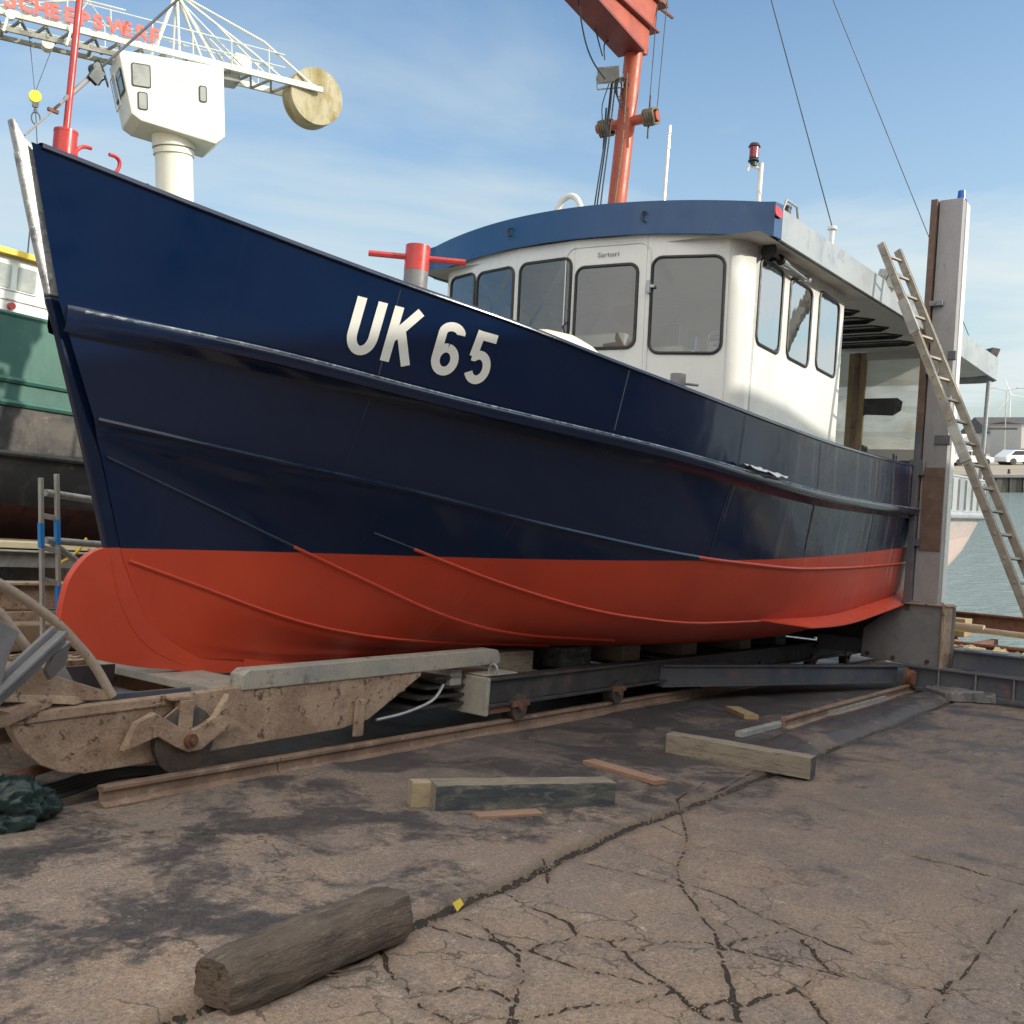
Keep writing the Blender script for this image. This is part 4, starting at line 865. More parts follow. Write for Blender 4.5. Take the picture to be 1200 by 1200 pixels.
m_ = MB(); m_.bar((9.95,CS-.02,8.03),(10.2,CS-.02,8.03), .3,.05); m_.tube([(9.95,CS,8.05),(10.45,CS-.1,8.02)], .02, 6); m_.build('arm_bracket', 'rust', mast)
# lamp and cables on the mast
flood((9.45, CS+.12, 6.95), (-.9,-.25,-.4), 'deck_lamp', 1.0, mast)
m_ = MB()
m_.tube(smooth([(8.25,CS,8.0),(8.5,CS,7.45),(8.75,CS+.02,7.05),(9.0,CS+.05,6.9),(9.35,CS+.1,6.86)], 5), .009, 5)
m_.tube(smooth([(9.0,CS+.1,7.6),(9.1,CS+.12,7.35),(9.3,CS+.12,7.1)], 4), .008, 5)
m_.tube(smooth([(9.45,CS+.1,7.35),(9.32,CS+.12,7.25),(9.35,CS+.12,7.08)], 4), .008, 5)
for k in range(5): m_.tube([(9.55+(.09+.02*k)*math.cos(a)*.9, CS+.04-.02*k, 6.83+(.1+.018*k)*math.sin(a)-.02*k) for a in np.linspace(.3*k, .3*k+6.1, 16)], .007, 5)
for k, c in enumerate((-.11,-.125,-.1)): m_.tube(smooth([(9.6+c*.8, CS+.05+.03*k, 6.98), (9.52+c*.6, CS+.05+.03*k, 6.2), (9.44+c*.5, CS+.05+.04*k, 5.5), (9.42+c*.5, CS+.05+.05*k, 4.95)], 4), .009, 5)
m_.tube(smooth([(9.45,CS+.1,6.85),(9.5,CS+.2,6.65),(9.6,CS+.25,6.52)], 4), .006, 5)
m_.build('mast_cable', 'cable', mast, smooth=True)
m_ = MB(); m_.tube(smooth([(9.56, CS-.06, 6.98), (9.52, CS-.09, 6.2), (9.45, CS-.09, 5.5), (9.42, CS-.09, 4.95)], 4), .01, 5); m_.build('mast_cable', 'rope', mast, smooth=True)
# halyards and aft stays (steel wire)
def wireobj(p, q, r=.007, nm='stay'):
    m_ = MB(); m_.tube([p, q], r, 5); return m_.build(nm, 'wire', boat, smooth=True)
mt2 = Vector((9.95, CS, 9.9))
wireobj((9.72, CS-.28, 6.5), (10.15, CS-.05, 8.6), .006, 'halyard'); wireobj((9.72, CS-.38, 6.5), (10.3, CS-.1, 8.6), .006, 'halyard')
m_ = MB(); m_.tube([(9.8, CS, 7.7), (9.95, CS, 10.2)], .09, 16); m_.build('upper_mast', 'mast_orange', mast, smooth=True)
MTOP = Vector((9.25, CS, 12.9))
m_ = MB(); m_.tube([(9.95, CS, 10.2), tuple(MTOP)], .06, 12); m_.build('upper_mast', 'mast_orange', mast, smooth=True)
wireobj((12.05, 4.25, 5.78), MTOP, .007); wireobj((17.2, 3.7, 5.5), MTOP, .007)
# ================================================================== CRADLE, RAILS, TROLLEY
def rail_piece(u0, u1, s, lab, grp='rails of the slipway'):
    m_ = MB(); zt = .115
    prof = [(-.055,.0),(.055,.0),(.055,.012),(.012,.028),(.01,.08),(.034,.09),(.034,.112),(.028,zt),(-.028,zt),(-.034,.112),(-.034,.09),(-.01,.08),(-.012,.028),(-.055,.012)]
    m_.prism([(u0, s+a, b_+.012) for a, b_ in prof], (u1-u0, 0, 0))
    return tag(m_.build('rail', 'rail', None, base=(u0, s, 0), bevel=.003), lab, 'rail', grp)
rail_piece(3.16, 4.43, 5.03, 'short near end length of rusty rail under the front cradle wheel')
rail_piece(4.438, 19.5, 5.03, 'long rusty near rail running down the slip under the dark trolley')
rail_piece(2.2, 19.5, 6.77, 'far rusty rail of the keel track behind the cradle wheels')
rail_piece(9.6, 18.5, 3.55, 'outer rusty rail under the wheel of the upright support')
for u0, u1, s, lab in ((2, 18, 11.3, 'rusty rail of the neighbouring slip beyond the blue boat'), (2, 18, 12.9, 'far rusty rail of the neighbouring slip nearest the green ship')):
    rail_piece(u0, u1, s, lab)
cr = thing('slipway_cradle', 'mud caked tan steel cradle under the bow of the blue boat', 'cradle', (4.5, CS, 0))
low = [(2.66,.56),(2.665,.5),(2.70,.43),(2.76,.345),(2.86,.26),(2.98,.205),(3.12,.18),(3.5,.185),(3.96,.2),(5.1,.22),(5.38,.26),(5.94,.545)]
for s_, th in ((5.13, .07), (6.60, .07)):
    m_ = MB(); m_.prism([(a, s_, b_) for a, b_ in low+[(5.94,.575),(4.2,.585),(3.93,.575),(3.33,.56),(2.84,.55)]], (0, th, 0))
    m_.build('side_beam', 'mud', cr, bevel=.006)
    m_ = MB(); m_.prism([(a, s_-.012, b_) for a, b_ in ((4.17,.56),(4.17,.66),(4.22,.69),(6.86,.715),(6.93,.7),(6.96,.64),(6.96,.585))], (0, .13, 0)); m_.build('cap_beam', 'mudgrey', cr, bevel=.008)
    m_ = MB(); m_.bar((2.68, s_-.004, .5), (3.6, s_-.004, .525), .02, .012); m_.build('beam_seam', 'mud', cr)
m_ = MB(); m_.box((5.21,5.10,.15),(5.31,5.128,.42)); m_.build('stop_leg', 'mud', cr, bevel=.012)
# tapering tongue bundle behind the cap beam
m_ = MB()
for k in range(4): m_.hexa([(5.9+.1*k,5.2,.26+.075*k),(6.95,5.2,.26+.07*k),(6.95,5.7,.26+.07*k),(5.9+.1*k,5.7,.26+.075*k),(5.9+.1*k,5.2,.28+.075*k),(6.95,5.2,.28+.07*k),(6.95,5.7,.28+.07*k),(5.9+.1*k,5.7,.28+.075*k)])
m_.build('leaf_plates', 'darksteel', cr)
m_ = MB(); m_.tube(smooth([(5.5,5.16,.24),(5.8,5.14,.27),(6.1,5.13,.34),(6.25,5.15,.45)],5), .012, 6); m_.build('hose', 'galv', cr, smooth=True)
# cross plates and troughs between the beams
m_ = MB(); m_.box((4.02,5.2,.52),(4.45,6.6,.575)); m_.build('cross_plate', 'mudgrey', cr, bevel=.006)
for k, (a, b_) in enumerate(((2.95,3.05),(5.0,5.12),(5.7,5.85),(6.4,6.55))): m_ = MB(); m_.box((a,5.2,.42),(b_,6.6,.56)); m_.build('cross_member', 'mudgrey', cr, bevel=.006)
m_ = MB(); m_.box((3.2,5.38,.47),(3.98,5.40,.56)); m_.box((3.2,6.2,.40),(3.98,6.22,.6)); m_.box((3.2,5.4,.44),(3.98,6.2,.45)); m_.build('inner_trough', 'bluesteel', cr, bevel=.004)
m_ = MB(); m_.box((4.45,5.62,.44),(6.9,6.18,.53)); m_.build('keel_plank', 'wooddark', cr, bevel=.006)
# wheel bracket and wheels
for s_, sg in ((5.13,-1),(6.67,1)):
    y0 = s_-.05 if sg < 0 else s_
    m_ = MB()
    m_.prism([(a, y0-sg*.0+(-.06 if sg<0 else .06), b_) for a, b_ in ((3.28,.30),(3.35,.45),(3.47,.50),(3.66,.39),(3.72,.37),(3.80,.39),(3.9,.44),(3.99,.57),(3.985,.43),(4.12,.37),(3.95,.335),(3.82,.25),(3.72,.245),(3.62,.29),(3.5,.36))], (0, .05, 0))
    br = m_.build('wheel_bracket', 'mud', cr, bevel=.005)
    m_ = MB(); m_.hexa([(3.655,y0-.035,.28),(3.755,y0-.035,.28),(3.755,y0+.02,.28),(3.655,y0+.02,.28),(3.655,y0-.035,.55),(3.755,y0-.035,.55),(3.755,y0+.02,.55),(3.655,y0+.02,.55)]); m_.box((3.60,y0-.03,.55),(3.755,y0+.05,.575)); m_.prism([(3.5,y0-.004,.41),(3.66,y0-.004,.52),(3.66,y0-.004,.47),(3.56,y0-.004,.395)], (0,-.012,0)); m_.build('fork', 'mud', br, bevel=.008)
    wc = (3.72, s_-.02 if sg < 0 else s_+.02, .315)
    m_ = MB(); prof = [(-.055,.05),(-.055,.18),(-.045,.19),(.0,.188),(.02,.18),(.025,.205),(.05,.21),(.055,.2),(.055,.05)]
    k = 40; rows = []
    for a, r in prof: rows.append([(wc[0]+r*math.cos(2*math.pi*j/k), wc[1]-sg*-a*1.0, wc[2]-.005+r*.97*math.sin(2*math.pi*j/k)) for j in range(k+1)])
    m_.grid(rows); m_.prism([rows[0][j] for j in range(k)], (0,.001,0)); m_.prism([rows[-1][j] for j in range(k)], (0,-.001,0)); wh_ = m_.build('wheel', 'wheel', cr, smooth=True)
    m_ = MB(); m_.cyl((wc[0],wc[1]-.12,wc[2]),(wc[0],wc[1]+.12,wc[2]),.042,n=18); m_.cyl((wc[0],wc[1]-.14,wc[2]),(wc[0],wc[1]+.14,wc[2]),.018,n=12); m_.build('hub', 'rust', wh_, smooth=True)
# front frame of the cradle: bumper plates, bent pipes, channel bracket
m_ = MB(); m_.prism([(2.0,4.95,.60),(2.62,5.06,.50),(2.9,5.14,.57),(2.95,5.9,.62),(2.3,5.9,.7),(1.9,5.5,.72)], (0,0,.05)); m_.prism([(2.3,5.06,.58),(2.66,5.10,.5),(2.66,5.10,.56),(2.35,5.06,.66)], (0,.1,0)); m_.build('nose_plate', 'mud', cr, bevel=.008)
m_ = MB(); m_.prism([(2.35,5.2,.64),(3.05,5.16,.56),(3.3,5.3,.56),(2.9,5.75,.72),(2.5,5.7,.82)], (.0,.02,.04)); m_.prism([(2.6,5.2,.6),(2.75,5.2,.84),(2.95,5.2,.72),(3.3,5.2,.6),(3.3,5.2,.56)], (0,.03,0)); m_.build('bow_guard', 'mud', cr, bevel=.006)
m_ = MB(); m_.tube(smooth([(2.3,5.3,1.36),(2.64,5.3,1.21),(2.95,5.3,1.02),(3.1,5.28,.88),(3.2,5.25,.76),(3.3,5.2,.58)],5), .027, 12); m_.build('bent_pipe', 'pipe', cr, smooth=True)
m_ = MB(); m_.tube([(2.6,5.8,1.2),(2.93,5.8,1.0),(3.28,5.75,.57)], .028, 12); m_.build('brace_pipe', 'pipe', cr, smooth=True)
m_ = MB(); m_.bar((2.44,4.98,.64),(2.83,5.02,.97), .12,.03,(0,1,0)); m_.bar((2.43,4.93,.66),(2.82,4.96,.99), .02,.07,(0,1,0)); m_.bar((2.47,5.05,.61),(2.85,5.09,.94), .02,.07,(0,1,0)); m_.prism([(2.8,5.0,.86),(2.92,5.05,.93),(2.94,5.1,.8),(2.84,5.08,.72),(2.78,5.02,.78)], (0,.04,.0)); m_.build('channel_bracket', 'gusset', cr, bevel=.005)
m_ = MB(); m_.prism([(2.40,4.95,1.1),(2.58,4.95,1.0),(2.53,4.95,.86),(2.5,4.95,.64),(2.30,4.95,.7)], (0,.03,0)); m_.build('upright_plate', 'gusset', cr, bevel=.008)
m_ = MB(); m_.prism([(3.05,5.6,.62),(3.15,5.55,.8),(3.25,5.5,.62),(3.3,5.5,.56),(3.05,5.5,.56)], (0,.04,0)); m_.build('bow_guard', 'gusset', cr, bevel=.008)
m_ = MB(); m_.bar((2.2,4.9,.22),(3.1,5.35,.2),.05,.05); m_.build('drawbar', 'rust', cr, bevel=.008)
# keel blocks (timber) on the cradle and trolley
kb = 0
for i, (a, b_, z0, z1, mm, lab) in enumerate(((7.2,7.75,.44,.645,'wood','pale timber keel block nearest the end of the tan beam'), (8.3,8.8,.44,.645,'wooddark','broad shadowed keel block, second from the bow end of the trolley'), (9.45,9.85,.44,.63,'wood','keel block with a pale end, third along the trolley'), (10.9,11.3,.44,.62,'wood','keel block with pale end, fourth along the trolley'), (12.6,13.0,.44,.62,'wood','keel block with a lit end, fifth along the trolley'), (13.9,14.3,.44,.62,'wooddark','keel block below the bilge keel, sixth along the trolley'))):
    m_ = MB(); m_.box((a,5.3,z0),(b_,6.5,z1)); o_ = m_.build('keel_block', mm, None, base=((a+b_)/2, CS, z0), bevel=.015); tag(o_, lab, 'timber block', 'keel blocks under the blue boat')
tr = thing('slipway_trolley', 'long dark steel trolley carrying the keel blocks down the slip', 'trolley', (10, CS, .1))
for s_ in (5.0, 6.66):
    m_ = MB(); m_.box((6.64,s_,.285),(16.9,s_+.02,.475)); m_.box((6.64,s_-.04,.255),(16.9,s_+.1,.283)); m_.box((6.64,s_-.04,.477),(16.9,s_+.1,.5)); m_.build('side_beam', 'darksteel', tr, bevel=.004)
m_ = MB(); m_.box((6.6,4.965,.19),(6.64,5.72,.505)); m_.box((6.64,5.02,.505),(7.1,5.7,.52)); m_.build('end_box', 'mudgrey', tr, bevel=.008)
m_ = MB(); m_.tube([(6.75+.0,5.03+.045*math.cos(a),.53+.075*math.sin(a)) for a in np.linspace(-.2,math.pi+.2,10)], .012, 6); m_.build('lifting_eye', 'galv', tr, smooth=True)
m_ = MB(); m_.box((6.66,4.985,.2),(7.0,4.998,.27)); m_.build('end_plate', 'rust', tr)
for i in range(7):
    m_ = MB(); m_.box((7.5+1.4*i,5.12,.3),(7.62+1.4*i,6.64,.44)); m_.build('cross_member', 'darksteel', tr)
for u in (7.1,8.82,10.8,12.6,14.6,16.2):
    for s_ in (5.02,6.76):
        m_ = MB(); m_.cyl((u,s_-.05,.225),(u,s_+.03,.225),.115,n=28); m_.cyl((u,s_+.03,.225),(u,s_+.055,.225),.14,n=28); wq = m_.build('wheel', 'wheel', tr, smooth=True)
        m_ = MB(); m_.cyl((u,s_-.08,.225),(u,s_+.08,.225),.03); m_.bar((u-.13,s_-.04,.26),(u+.13,s_-.04,.26),.05,.05); m_.build('axle_box', 'rust', wq, smooth=True)
# ---------------------------------------------------------------- outer side carriage: cross beam, brace, upright column
sc_ = thing('boat_support', 'tall grey steel upright on a blue grey cross beam, steadying the side of the boat', 'boat support', (14.5, 3.4, 0))
cb = [(15.0,3.64,.3),(15.0,3.22,.3),(14.6,3.22,.3),(14.6,3.64,.3)]
def colp(u, s, z): return (u, s+.012*z, z)
m_ = MB(); m_.hexa([(14.62,3.33,1.15),(15.0,3.33,1.15),(15.0,3.66,1.15),(14.62,3.66,1.15),(14.62,3.33,6.86),(15.0,3.33,6.86),(15.0,3.64,6.86),(14.62,3.64,6.86)]); col_ = m_.build('column', 'rustgrey', sc_, bevel=.008)
m_ = MB(); m_.hexa([(14.55,3.67,1.1),(14.95,3.67,1.1),(14.95,3.76,1.1),(14.55,3.76,1.1),(14.55,3.655,6.86),(14.95,3.655,6.86),(14.95,3.74,6.86),(14.55,3.74,6.86)]); m_.build('guide_rail', 'rustdull', col_, bevel=.004)
m_ = MB(); m_.hexa([(14.5,3.66,1.2),(14.62,3.66,1.2),(14.62,3.76,1.2),(14.5,3.76,1.2),(14.52,3.67,3.6),(14.62,3.67,3.6),(14.62,3.74,3.6),(14.52,3.74,3.6)]); m_.box((14.52,3.6,2.98),(14.62,3.8,3.2)); m_.box((14.53,3.6,2.0),(14.62,3.75,2.1)); m_.build('fender_pad', 'bluesteel', col_, bevel=.01)
m_ = MB(); m_.box((14.605,3.34,1.95),(14.618,3.62,3.1)); m_.build('rust_patch', 'rustdull', col_)
for z in (5.35,4.4): m_ = MB(); m_.box((14.54,3.5,z),(14.62,3.68,z+.07)); m_.cyl((14.53,3.6,z+.035),(14.56,3.6,z+.035),.02); m_.build('rail_clamp', 'gusset', col_, bevel=.006)
for q0, q1 in (((14.6,3.30,3.42),(14.68,3.5,3.55)),((14.6,3.30,4.6),(14.68,3.40,4.72))): m_ = MB(); m_.box(q0, q1); m_.build('blue_tape', 'bluesteel', col_, bevel=.004)
m_ = MB(); m_.box((14.8,3.318,1.25),(15.01,3.328,6.85)); m_.build('sunlit_side', 'white', col_, label='column side whitened to stand for direct sun')  # thin white plate added: sunlight put into the column's colour
m_ = MB(); m_.cyl((14.9,3.42,6.86),(14.9,3.42,6.92),.075); m_.build('lamp_base', 'darksteel', col_, smooth=True)
m_ = MB(); m_.cyl((14.9,3.42,6.92),(14.9,3.42,7.05),.06,.05); m_.build('top_lamp', 'lightblue', col_, smooth=True)
m_ = MB(); m_.prism([(14.55,3.24,.36),(14.55,4.3,.40),(14.55,4.28,.8),(14.55,3.82,1.19),(14.55,3.74,1.27),(14.55,3.24,1.2)], (.03,0,0)); gp = m_.build('gusset_plate', 'gusset', sc_, bevel=.008)
for s_, z in ((4.2,.46),(3.85,.44),(3.4,.44)): m_ = MB(); m_.cyl((14.52,s_,z),(14.56,s_,z),.03,n=6); m_.build('bolt', 'darksteel', gp)
m_ = MB(); m_.prism([(14.95,3.16,.36),(14.95,4.3,.40),(14.95,4.28,.8),(14.95,3.78,1.19),(14.95,3.66,1.27),(14.95,3.16,1.2)], (.03,0,0)); m_.build('gusset_plate', 'gusset', sc_, bevel=.008)
m_ = MB(); m_.box((14.5,3.2,.35),(15.05,3.24,1.24)); m_.box((14.5,3.18,1.2),(15.08,3.75,1.225)); m_.build('column_shoe', 'mud', sc_, bevel=.006)
# I-section cross beam with web stiffeners
m_ = MB(); U0 = 14.4
m_.box((U0+.1,-3.0,.1),(U0+.12,3.66,.355)); m_.box((U0,-3.0,.08),(U0+.25,3.68,.1)); m_.box((U0,-3.0,.355),(U0+.25,3.68,.38)); xb = m_.build('cross_beam', 'bluesteel', sc_, bevel=.003)
for i in range(9): m_ = MB(); m_.box((U0+.01,3.22-.46*i,.1),(U0+.1,3.2-.46*i,.355)); m_.build('stiffener', 'gusset', xb)
m_ = MB(); m_.box((14.7,-3.0,.38),(14.74,3.1,.62)); m_.box((14.62,-3.0,.62),(15.2,3.1,.645)); db = m_.build('deck_beam', 'bluesteel', sc_, bevel=.004)
m_ = MB()
for i in range(18): m_.box((14.63,2.95-.34*i,.645),(14.85,2.78-.34*i,.66))
m_.build('tread_plate', 'gusset', db, bevel=.003)
# diagonal brace and near beams toward the keel trolley
m_ = MB(); a = Vector((9.75,5.0,.33)); b_ = Vector((14.4,3.75,.235))
for off, wdt, hh in ((0,.015,.2),(.11,.1,.02),(-.11,.1,.02)): m_.bar(a+Vector((0,0,off)), b_+Vector((0,0,off)), wdt, hh)
m_.build('diagonal_brace', 'bluesteel', sc_)
m_ = MB(); m_.box((14.75,3.7,.42),(14.95,5.0,.62)); m_.build('inner_beam', 'bluesteel', sc_, bevel=.004)
m_ = MB(); m_.box((10.8,7.3,.32),(20,7.4,1.2)); m_.build('far_side_fill', 'darksteel', sc_)  # dark slab added to fill the bright gap under the hull
m_ = MB(); m_.box((15.9,3.7,.5),(16.0,10.5,1.02)); m_.box((18.2,6.2,.3),(18.3,11,1.25)); m_.build('rear_beam', 'darksteel', sc_)  # made tall to close the same bright gap
for u, s_ in ((14.35,3.55),(15.6,3.55)):
    m_ = MB(); m_.cyl((u,s_-.05,.2),(u,s_+.04,.2),.12,n=26); m_.cyl((u,s_+.04,.2),(u,s_+.06,.2),.15,n=26); m_.box((u-.2,s_-.09,.15),(u-.08,s_-.05,.3)); m_.build('wheel', 'rust', sc_, smooth=True)
m_ = MB(); m_.box((14.5,1.7,0),(14.8,2.15,.08)); m_.build('foot_pad', 'darksteel', sc_)
# platform frame and steel lying behind the upright, over the water's edge
pf = thing('slipway_platform', 'rusty brown steel platform frame behind the upright at the water edge', 'steel frame', (19, 3, 0))
for u, z, h_ in ((20.2,.95,.3),(17.6,.55,.16),(16.3,.5,.14)):
    m_ = MB(); m_.box((u,-4,z-h_),(u+.03,4.6,z)); m_.box((u-.08,-4,z),(u+.16,4.6,z+.03)); m_.box((u-.08,-4,z-h_-.03),(u+.16,4.6,z-h_)); m_.build('frame_beam', 'rust', pf)
for s_ in (4.4,3.5,1.6,-.4,-2.4): m_ = MB(); m_.box((16.3,s_,.4),(20.2,s_+.1,.54)); m_.build('frame_member', 'rust', pf)
for s_ in (4.2,1,-2): m_ = MB(); m_.box((20.15,s_,-.6),(20.3,s_+.15,.6)); m_.build('frame_leg', 'rust', pf)
m_ = MB(); m_.box((19.3,3.9,.56),(19.9,4.25,.88)); m_.build('mounting_bracket', 'framewood', pf, bevel=.01)
m_ = MB(); m_.tube([(18.4,4.6,.78),(18.3,3.4,.78),(18.28,3.39,.76),(18.0,1.0,.72)], [.075,.075,.05,.05], 12); o_ = m_.build('pipe', 'pipe', None, base=(18.3,3,.7), smooth=True); tag(o_, 'grey steel pipe lying across the platform frame behind the upright', 'pipe')
m_ = MB(); m_.box((17.4,1.5,.58),(17.9,1.72,.7)); m_.box((17.5,1.2,.58),(17.7,1.9,.64)); m_.box((17.7,1.45,.7),(17.9,1.6,.95)); o_ = m_.build('steel_bracket', 'rust', None, base=(17.6,1.5,.58), bevel=.01); tag(o_, 'rusty steel bracket standing on the platform at the right edge', 'bracket')
m_ = MB(); m_.box((16.5,-4,.43),(18.8,4.3,.5)); o_ = m_.build('plank_deck', 'paleblock', None, base=(17.6,2,.45)); tag(o_, 'sunlit pale plank decking between the rusty platform beams', 'decking')
dbs = MB()
for _ in range(220):
    pbx = (random.uniform(16.6,18.6), random.uniform(0,4.3)); r = random.uniform(.015,.07)
    dbs.hexa([(pbx[0]-r*random.uniform(.5,2),pbx[1]-r,.5),(pbx[0]+r,pbx[1]-r*random.uniform(.5,2),.5),(pbx[0]+r,pbx[1]+r,.5),(pbx[0]-r,pbx[1]+r,.5),(pbx[0]-r*.5,pbx[1]-r*.6,.5+r),(pbx[0]+r*.7,pbx[1]-r*.5,.5+r*.7),(pbx[0]+r*.5,pbx[1]+r*.6,.5+r),(pbx[0]-r*.6,pbx[1]+r*.6,.5+r*.5)])
o_ = dbs.build('rubble', 'paleblock'); o_['kind'] = 'stuff'; tag(o_, 'pale sunlit rubble scattered over the plank decking', 'rubble')
# ---------------------------------------------------------------- ladder against the roof
ld = thing('leaning_ladder', 'long worn aluminium ladder leaning against the roof edge at the right', 'ladder', (11.8, 1.3, 0))
rd = Vector((.955, -.30, 0)).normalized()*.36
top = Vector((12.42, 3.66, 5.58)); foot = Vector((11.85, 1.18, .02)); dl = (foot-top)
nrm = dl.cross(rd).normalized()
def stile(off, name='stile'):
    m_ = MB(); d = dl.normalized(); a, b_ = top+off, foot+off; x = nrm*.045; y = rd.normalized()*.013
    m_.hexa([a-x-y, a+x-y, a+x+y, a-x+y, b_-x-y, b_+x-y, b_+x+y, b_-x+y]); 
    for k in (-1,1): m_.bar(a+nrm*.043*k+rd.normalized()*.02, b_+nrm*.043*k+rd.normalized()*.02, .012,.012)
    return m_.build(name, 'alu', ld, bevel=.002)
stile(rd*0-rd*.5); stile(rd*.5)
nR = int(dl.length/.28)
for i in range(nR):
    c = top+dl.normalized()*(.16+.28*i)
    m_ = MB(); m_.bar(c-rd*.56, c+rd*.5, .032, .03, nrm); m_.build('rung', 'alu', ld, bevel=.004)
for k, (i0) in enumerate((3, 9)): 
    c = top+dl.normalized()*(.16+.28*i0)-rd*.52; m_ = MB(); m_.bar(c-dl.normalized()*.2, c+dl.normalized()*.25, .03, .12, nrm); m_.build('joint_plate', 'galv', ld, bevel=.004)
# ---------------------------------------------------------------- loose timbers and boards on the concrete
def timber(p, q, wd, ht, m, lab, name='timber', z0=.02, ends=None, topm=None, bev=.01, cat='timber', jit=.0, flat_bottom=True):
    p = Vector((*p, 0)); q = Vector((*q, 0)); d = (q-p); ln = d.length; a = math.atan2(d.y, d.x)
    m_ = MB(); n = 14
    rows = []
    for i in range(n+1):
        x = ln*i/n; jj = lambda: random.uniform(-jit, jit)
        rows.append([(x, jj(), 0), (x, wd+jj(), 0), (x, wd+jj(), ht+jj()), (x, jj(), ht+jj()), (x, rows[0][0][1] if False else 0, 0)])
    for r in rows: r[4] = r[0]
    m_.grid(rows)
    if topm: m_.mi = [2 if k % 4 == 2 else 0 for k in range(len(m_.mi))]
    m_.cur = 1 if ends else 0
    m_.add(rows[0][:4], [(0,1,2,3)]); m_.add(rows[-1][:4], [(0,3,2,1)])
    o_ = m_.build(name, ([m, ends]+([topm] if topm else [])) if ends else m, None, bevel=bev)
    o_.matrix_world = SLIP @ Matrix.Translation((p.x, p.y, z0)) @ Matrix.Rotation(a, 4, 'Z'); return tag(o_, lab, cat)
timber((4.54,3.78), (5.53,3.13), .17, .155, 'wooddark', 'squared blackened timber lying in the middle of the concrete', ends='wood', topm='wood', jit=.003)
timber((4.50,3.93), (4.9,3.66), .09, .15, 'woodend', 'short pale block end sticking out behind the blackened timber', name='wood_block', cat='wood block')
timber((7.40,3.72), (7.50,2.56), .16, .16, 'wood', 'brown beam with white paint scuffs, lying below the diagonal brace', ends='wooddark', jit=.003)
timber((6.44,3.92), (6.30,3.24), .13, .03, 'woodred', 'pale reddish board lying behind the blackened timber', name='board', cat='board', bev=.003)
timber((4.60,3.50), (4.97,3.30), .1, .022, 'woodred', 'thin reddish offcut tucked in front of the blackened timber', name='board', cat='board', bev=.003)
timber((10.1,4.38), (9.75,4.02), .16, .05, 'framewood', 'small yellow wedge of wood on dark concrete near the trolley', name='wedge', cat='wedge', bev=.004)
timber((8.65,3.58), (13.0,3.5), .07, .05, 'galv', 'long grey metal bar lying along the concrete kerb', name='metal_bar', cat='metal bar', z0=.03, bev=.004)
timber((13.9,3.0), (14.4,2.5), .5, .12, 'gusset', 'broken concrete lump under the cross beam', name='concrete_lump', cat='concrete', jit=.03, bev=.02)
# old rounded log
m_ = MB(); rows = []; n = 46; k = 36
prof = [(-.1,.0),(-.115,.03),(-.112,.085),(-.075,.15),(-.04,.165),(.05,.168),(.085,.15),(.108,.07),(.1,.02),(.085,.0)]
for i in range(n+1):
    x = .93*i/n; r_ = []
    for j in range(k):
        t = j/k*len(prof); a = prof[int(t)%len(prof)]; b_ = prof[(int(t)+1)%len(prof)]; f = t-int(t); y = a[0]+(b_[0]-a[0])*f; z = a[1]+(b_[1]-a[1])*f
        nn_ = noise.noise(Vector((x*3, y*9, z*9)))*.008+noise.noise(Vector((x*9, y*40, z*40)))*.006-.008*max(0, noise.noise(Vector((x*5, y*60, z*60))))
        split = -.018*math.exp(-((z-.07-.02*x)/.008)**2) if y > -.02 and z < .12 else 0
        e_ = 1-.13*max(0, 1-min(i, n-i)/2.5)
        c = Vector((y, z-.08)); L2 = c.length; c = c*(1+(nn_+split)/max(L2, .03))*e_; r_.append((x+(.02*noise.noise(Vector((y*8,z*8,2)))if i in (0,n) else 0), c.x, c.y+.08))
    r_.append(r_[0]); rows.append(r_)
m_.grid(rows); m_.cur = 1; m_.add([p for p in rows[0][:-1]]+[(0,0,.08)], [((j+1)%k, j, k) for j in range(k)]); m_.add([p for p in rows[-1][:-1]]+[(.93,0,.08)], [(j, (j+1)%k, k) for j in range(k)])
MT['logend'] = weather('log end grain', (.15,.105,.07), (.09,.065,.045), (.04,.03,.025), rough=.9, s1=6, s3=18, t3=(.52,.6), stretch=(1,1,2.5), bs=1, bscale=35, bdist=.01)
o_ = m_.build('log', ['log','logend'], None, smooth=50)
o_.matrix_world = SLIP @ Matrix.Translation((2.10, 2.73, .0)) @ Matrix.Rotation(math.radians(1), 4, 'Z') @ Matrix.Rotation(math.radians(-1.5), 4, 'Y') @ Matrix.Diagonal((1,1.05,1.04,1)); tag(o_, 'old dark rounded wooden log lying across the joint in the foreground', 'log')
# twigs and a yellow leaf
m_ = MB(); m_.tube([(2.45,2.72,.02),(2.6,2.6,.02),(2.72,2.58,.012)], .004, 5); m_.tube([(2.5,2.7,.02),(2.55,2.58,.02)], .004, 5); tag(m_.build('twig', 'log', None, base=(2.5,2.7,0)), 'dark twig on the concrete beside the log', 'twig')
m_ = MB(); m_.add([(3.42,2.72,.0),(3.45,2.71,.03),(3.46,2.74,.045),(3.42,2.75,.03)], [(0,1,2,3)]); MT['leaf'] = weather('yellow leaf', (.6,.45,.04), (.5,.4,.05)); tag(m_.build('leaf', 'leaf', None, base=(3.43,2.73,0)), 'small yellow leaf growing at the joint', 'leaf')
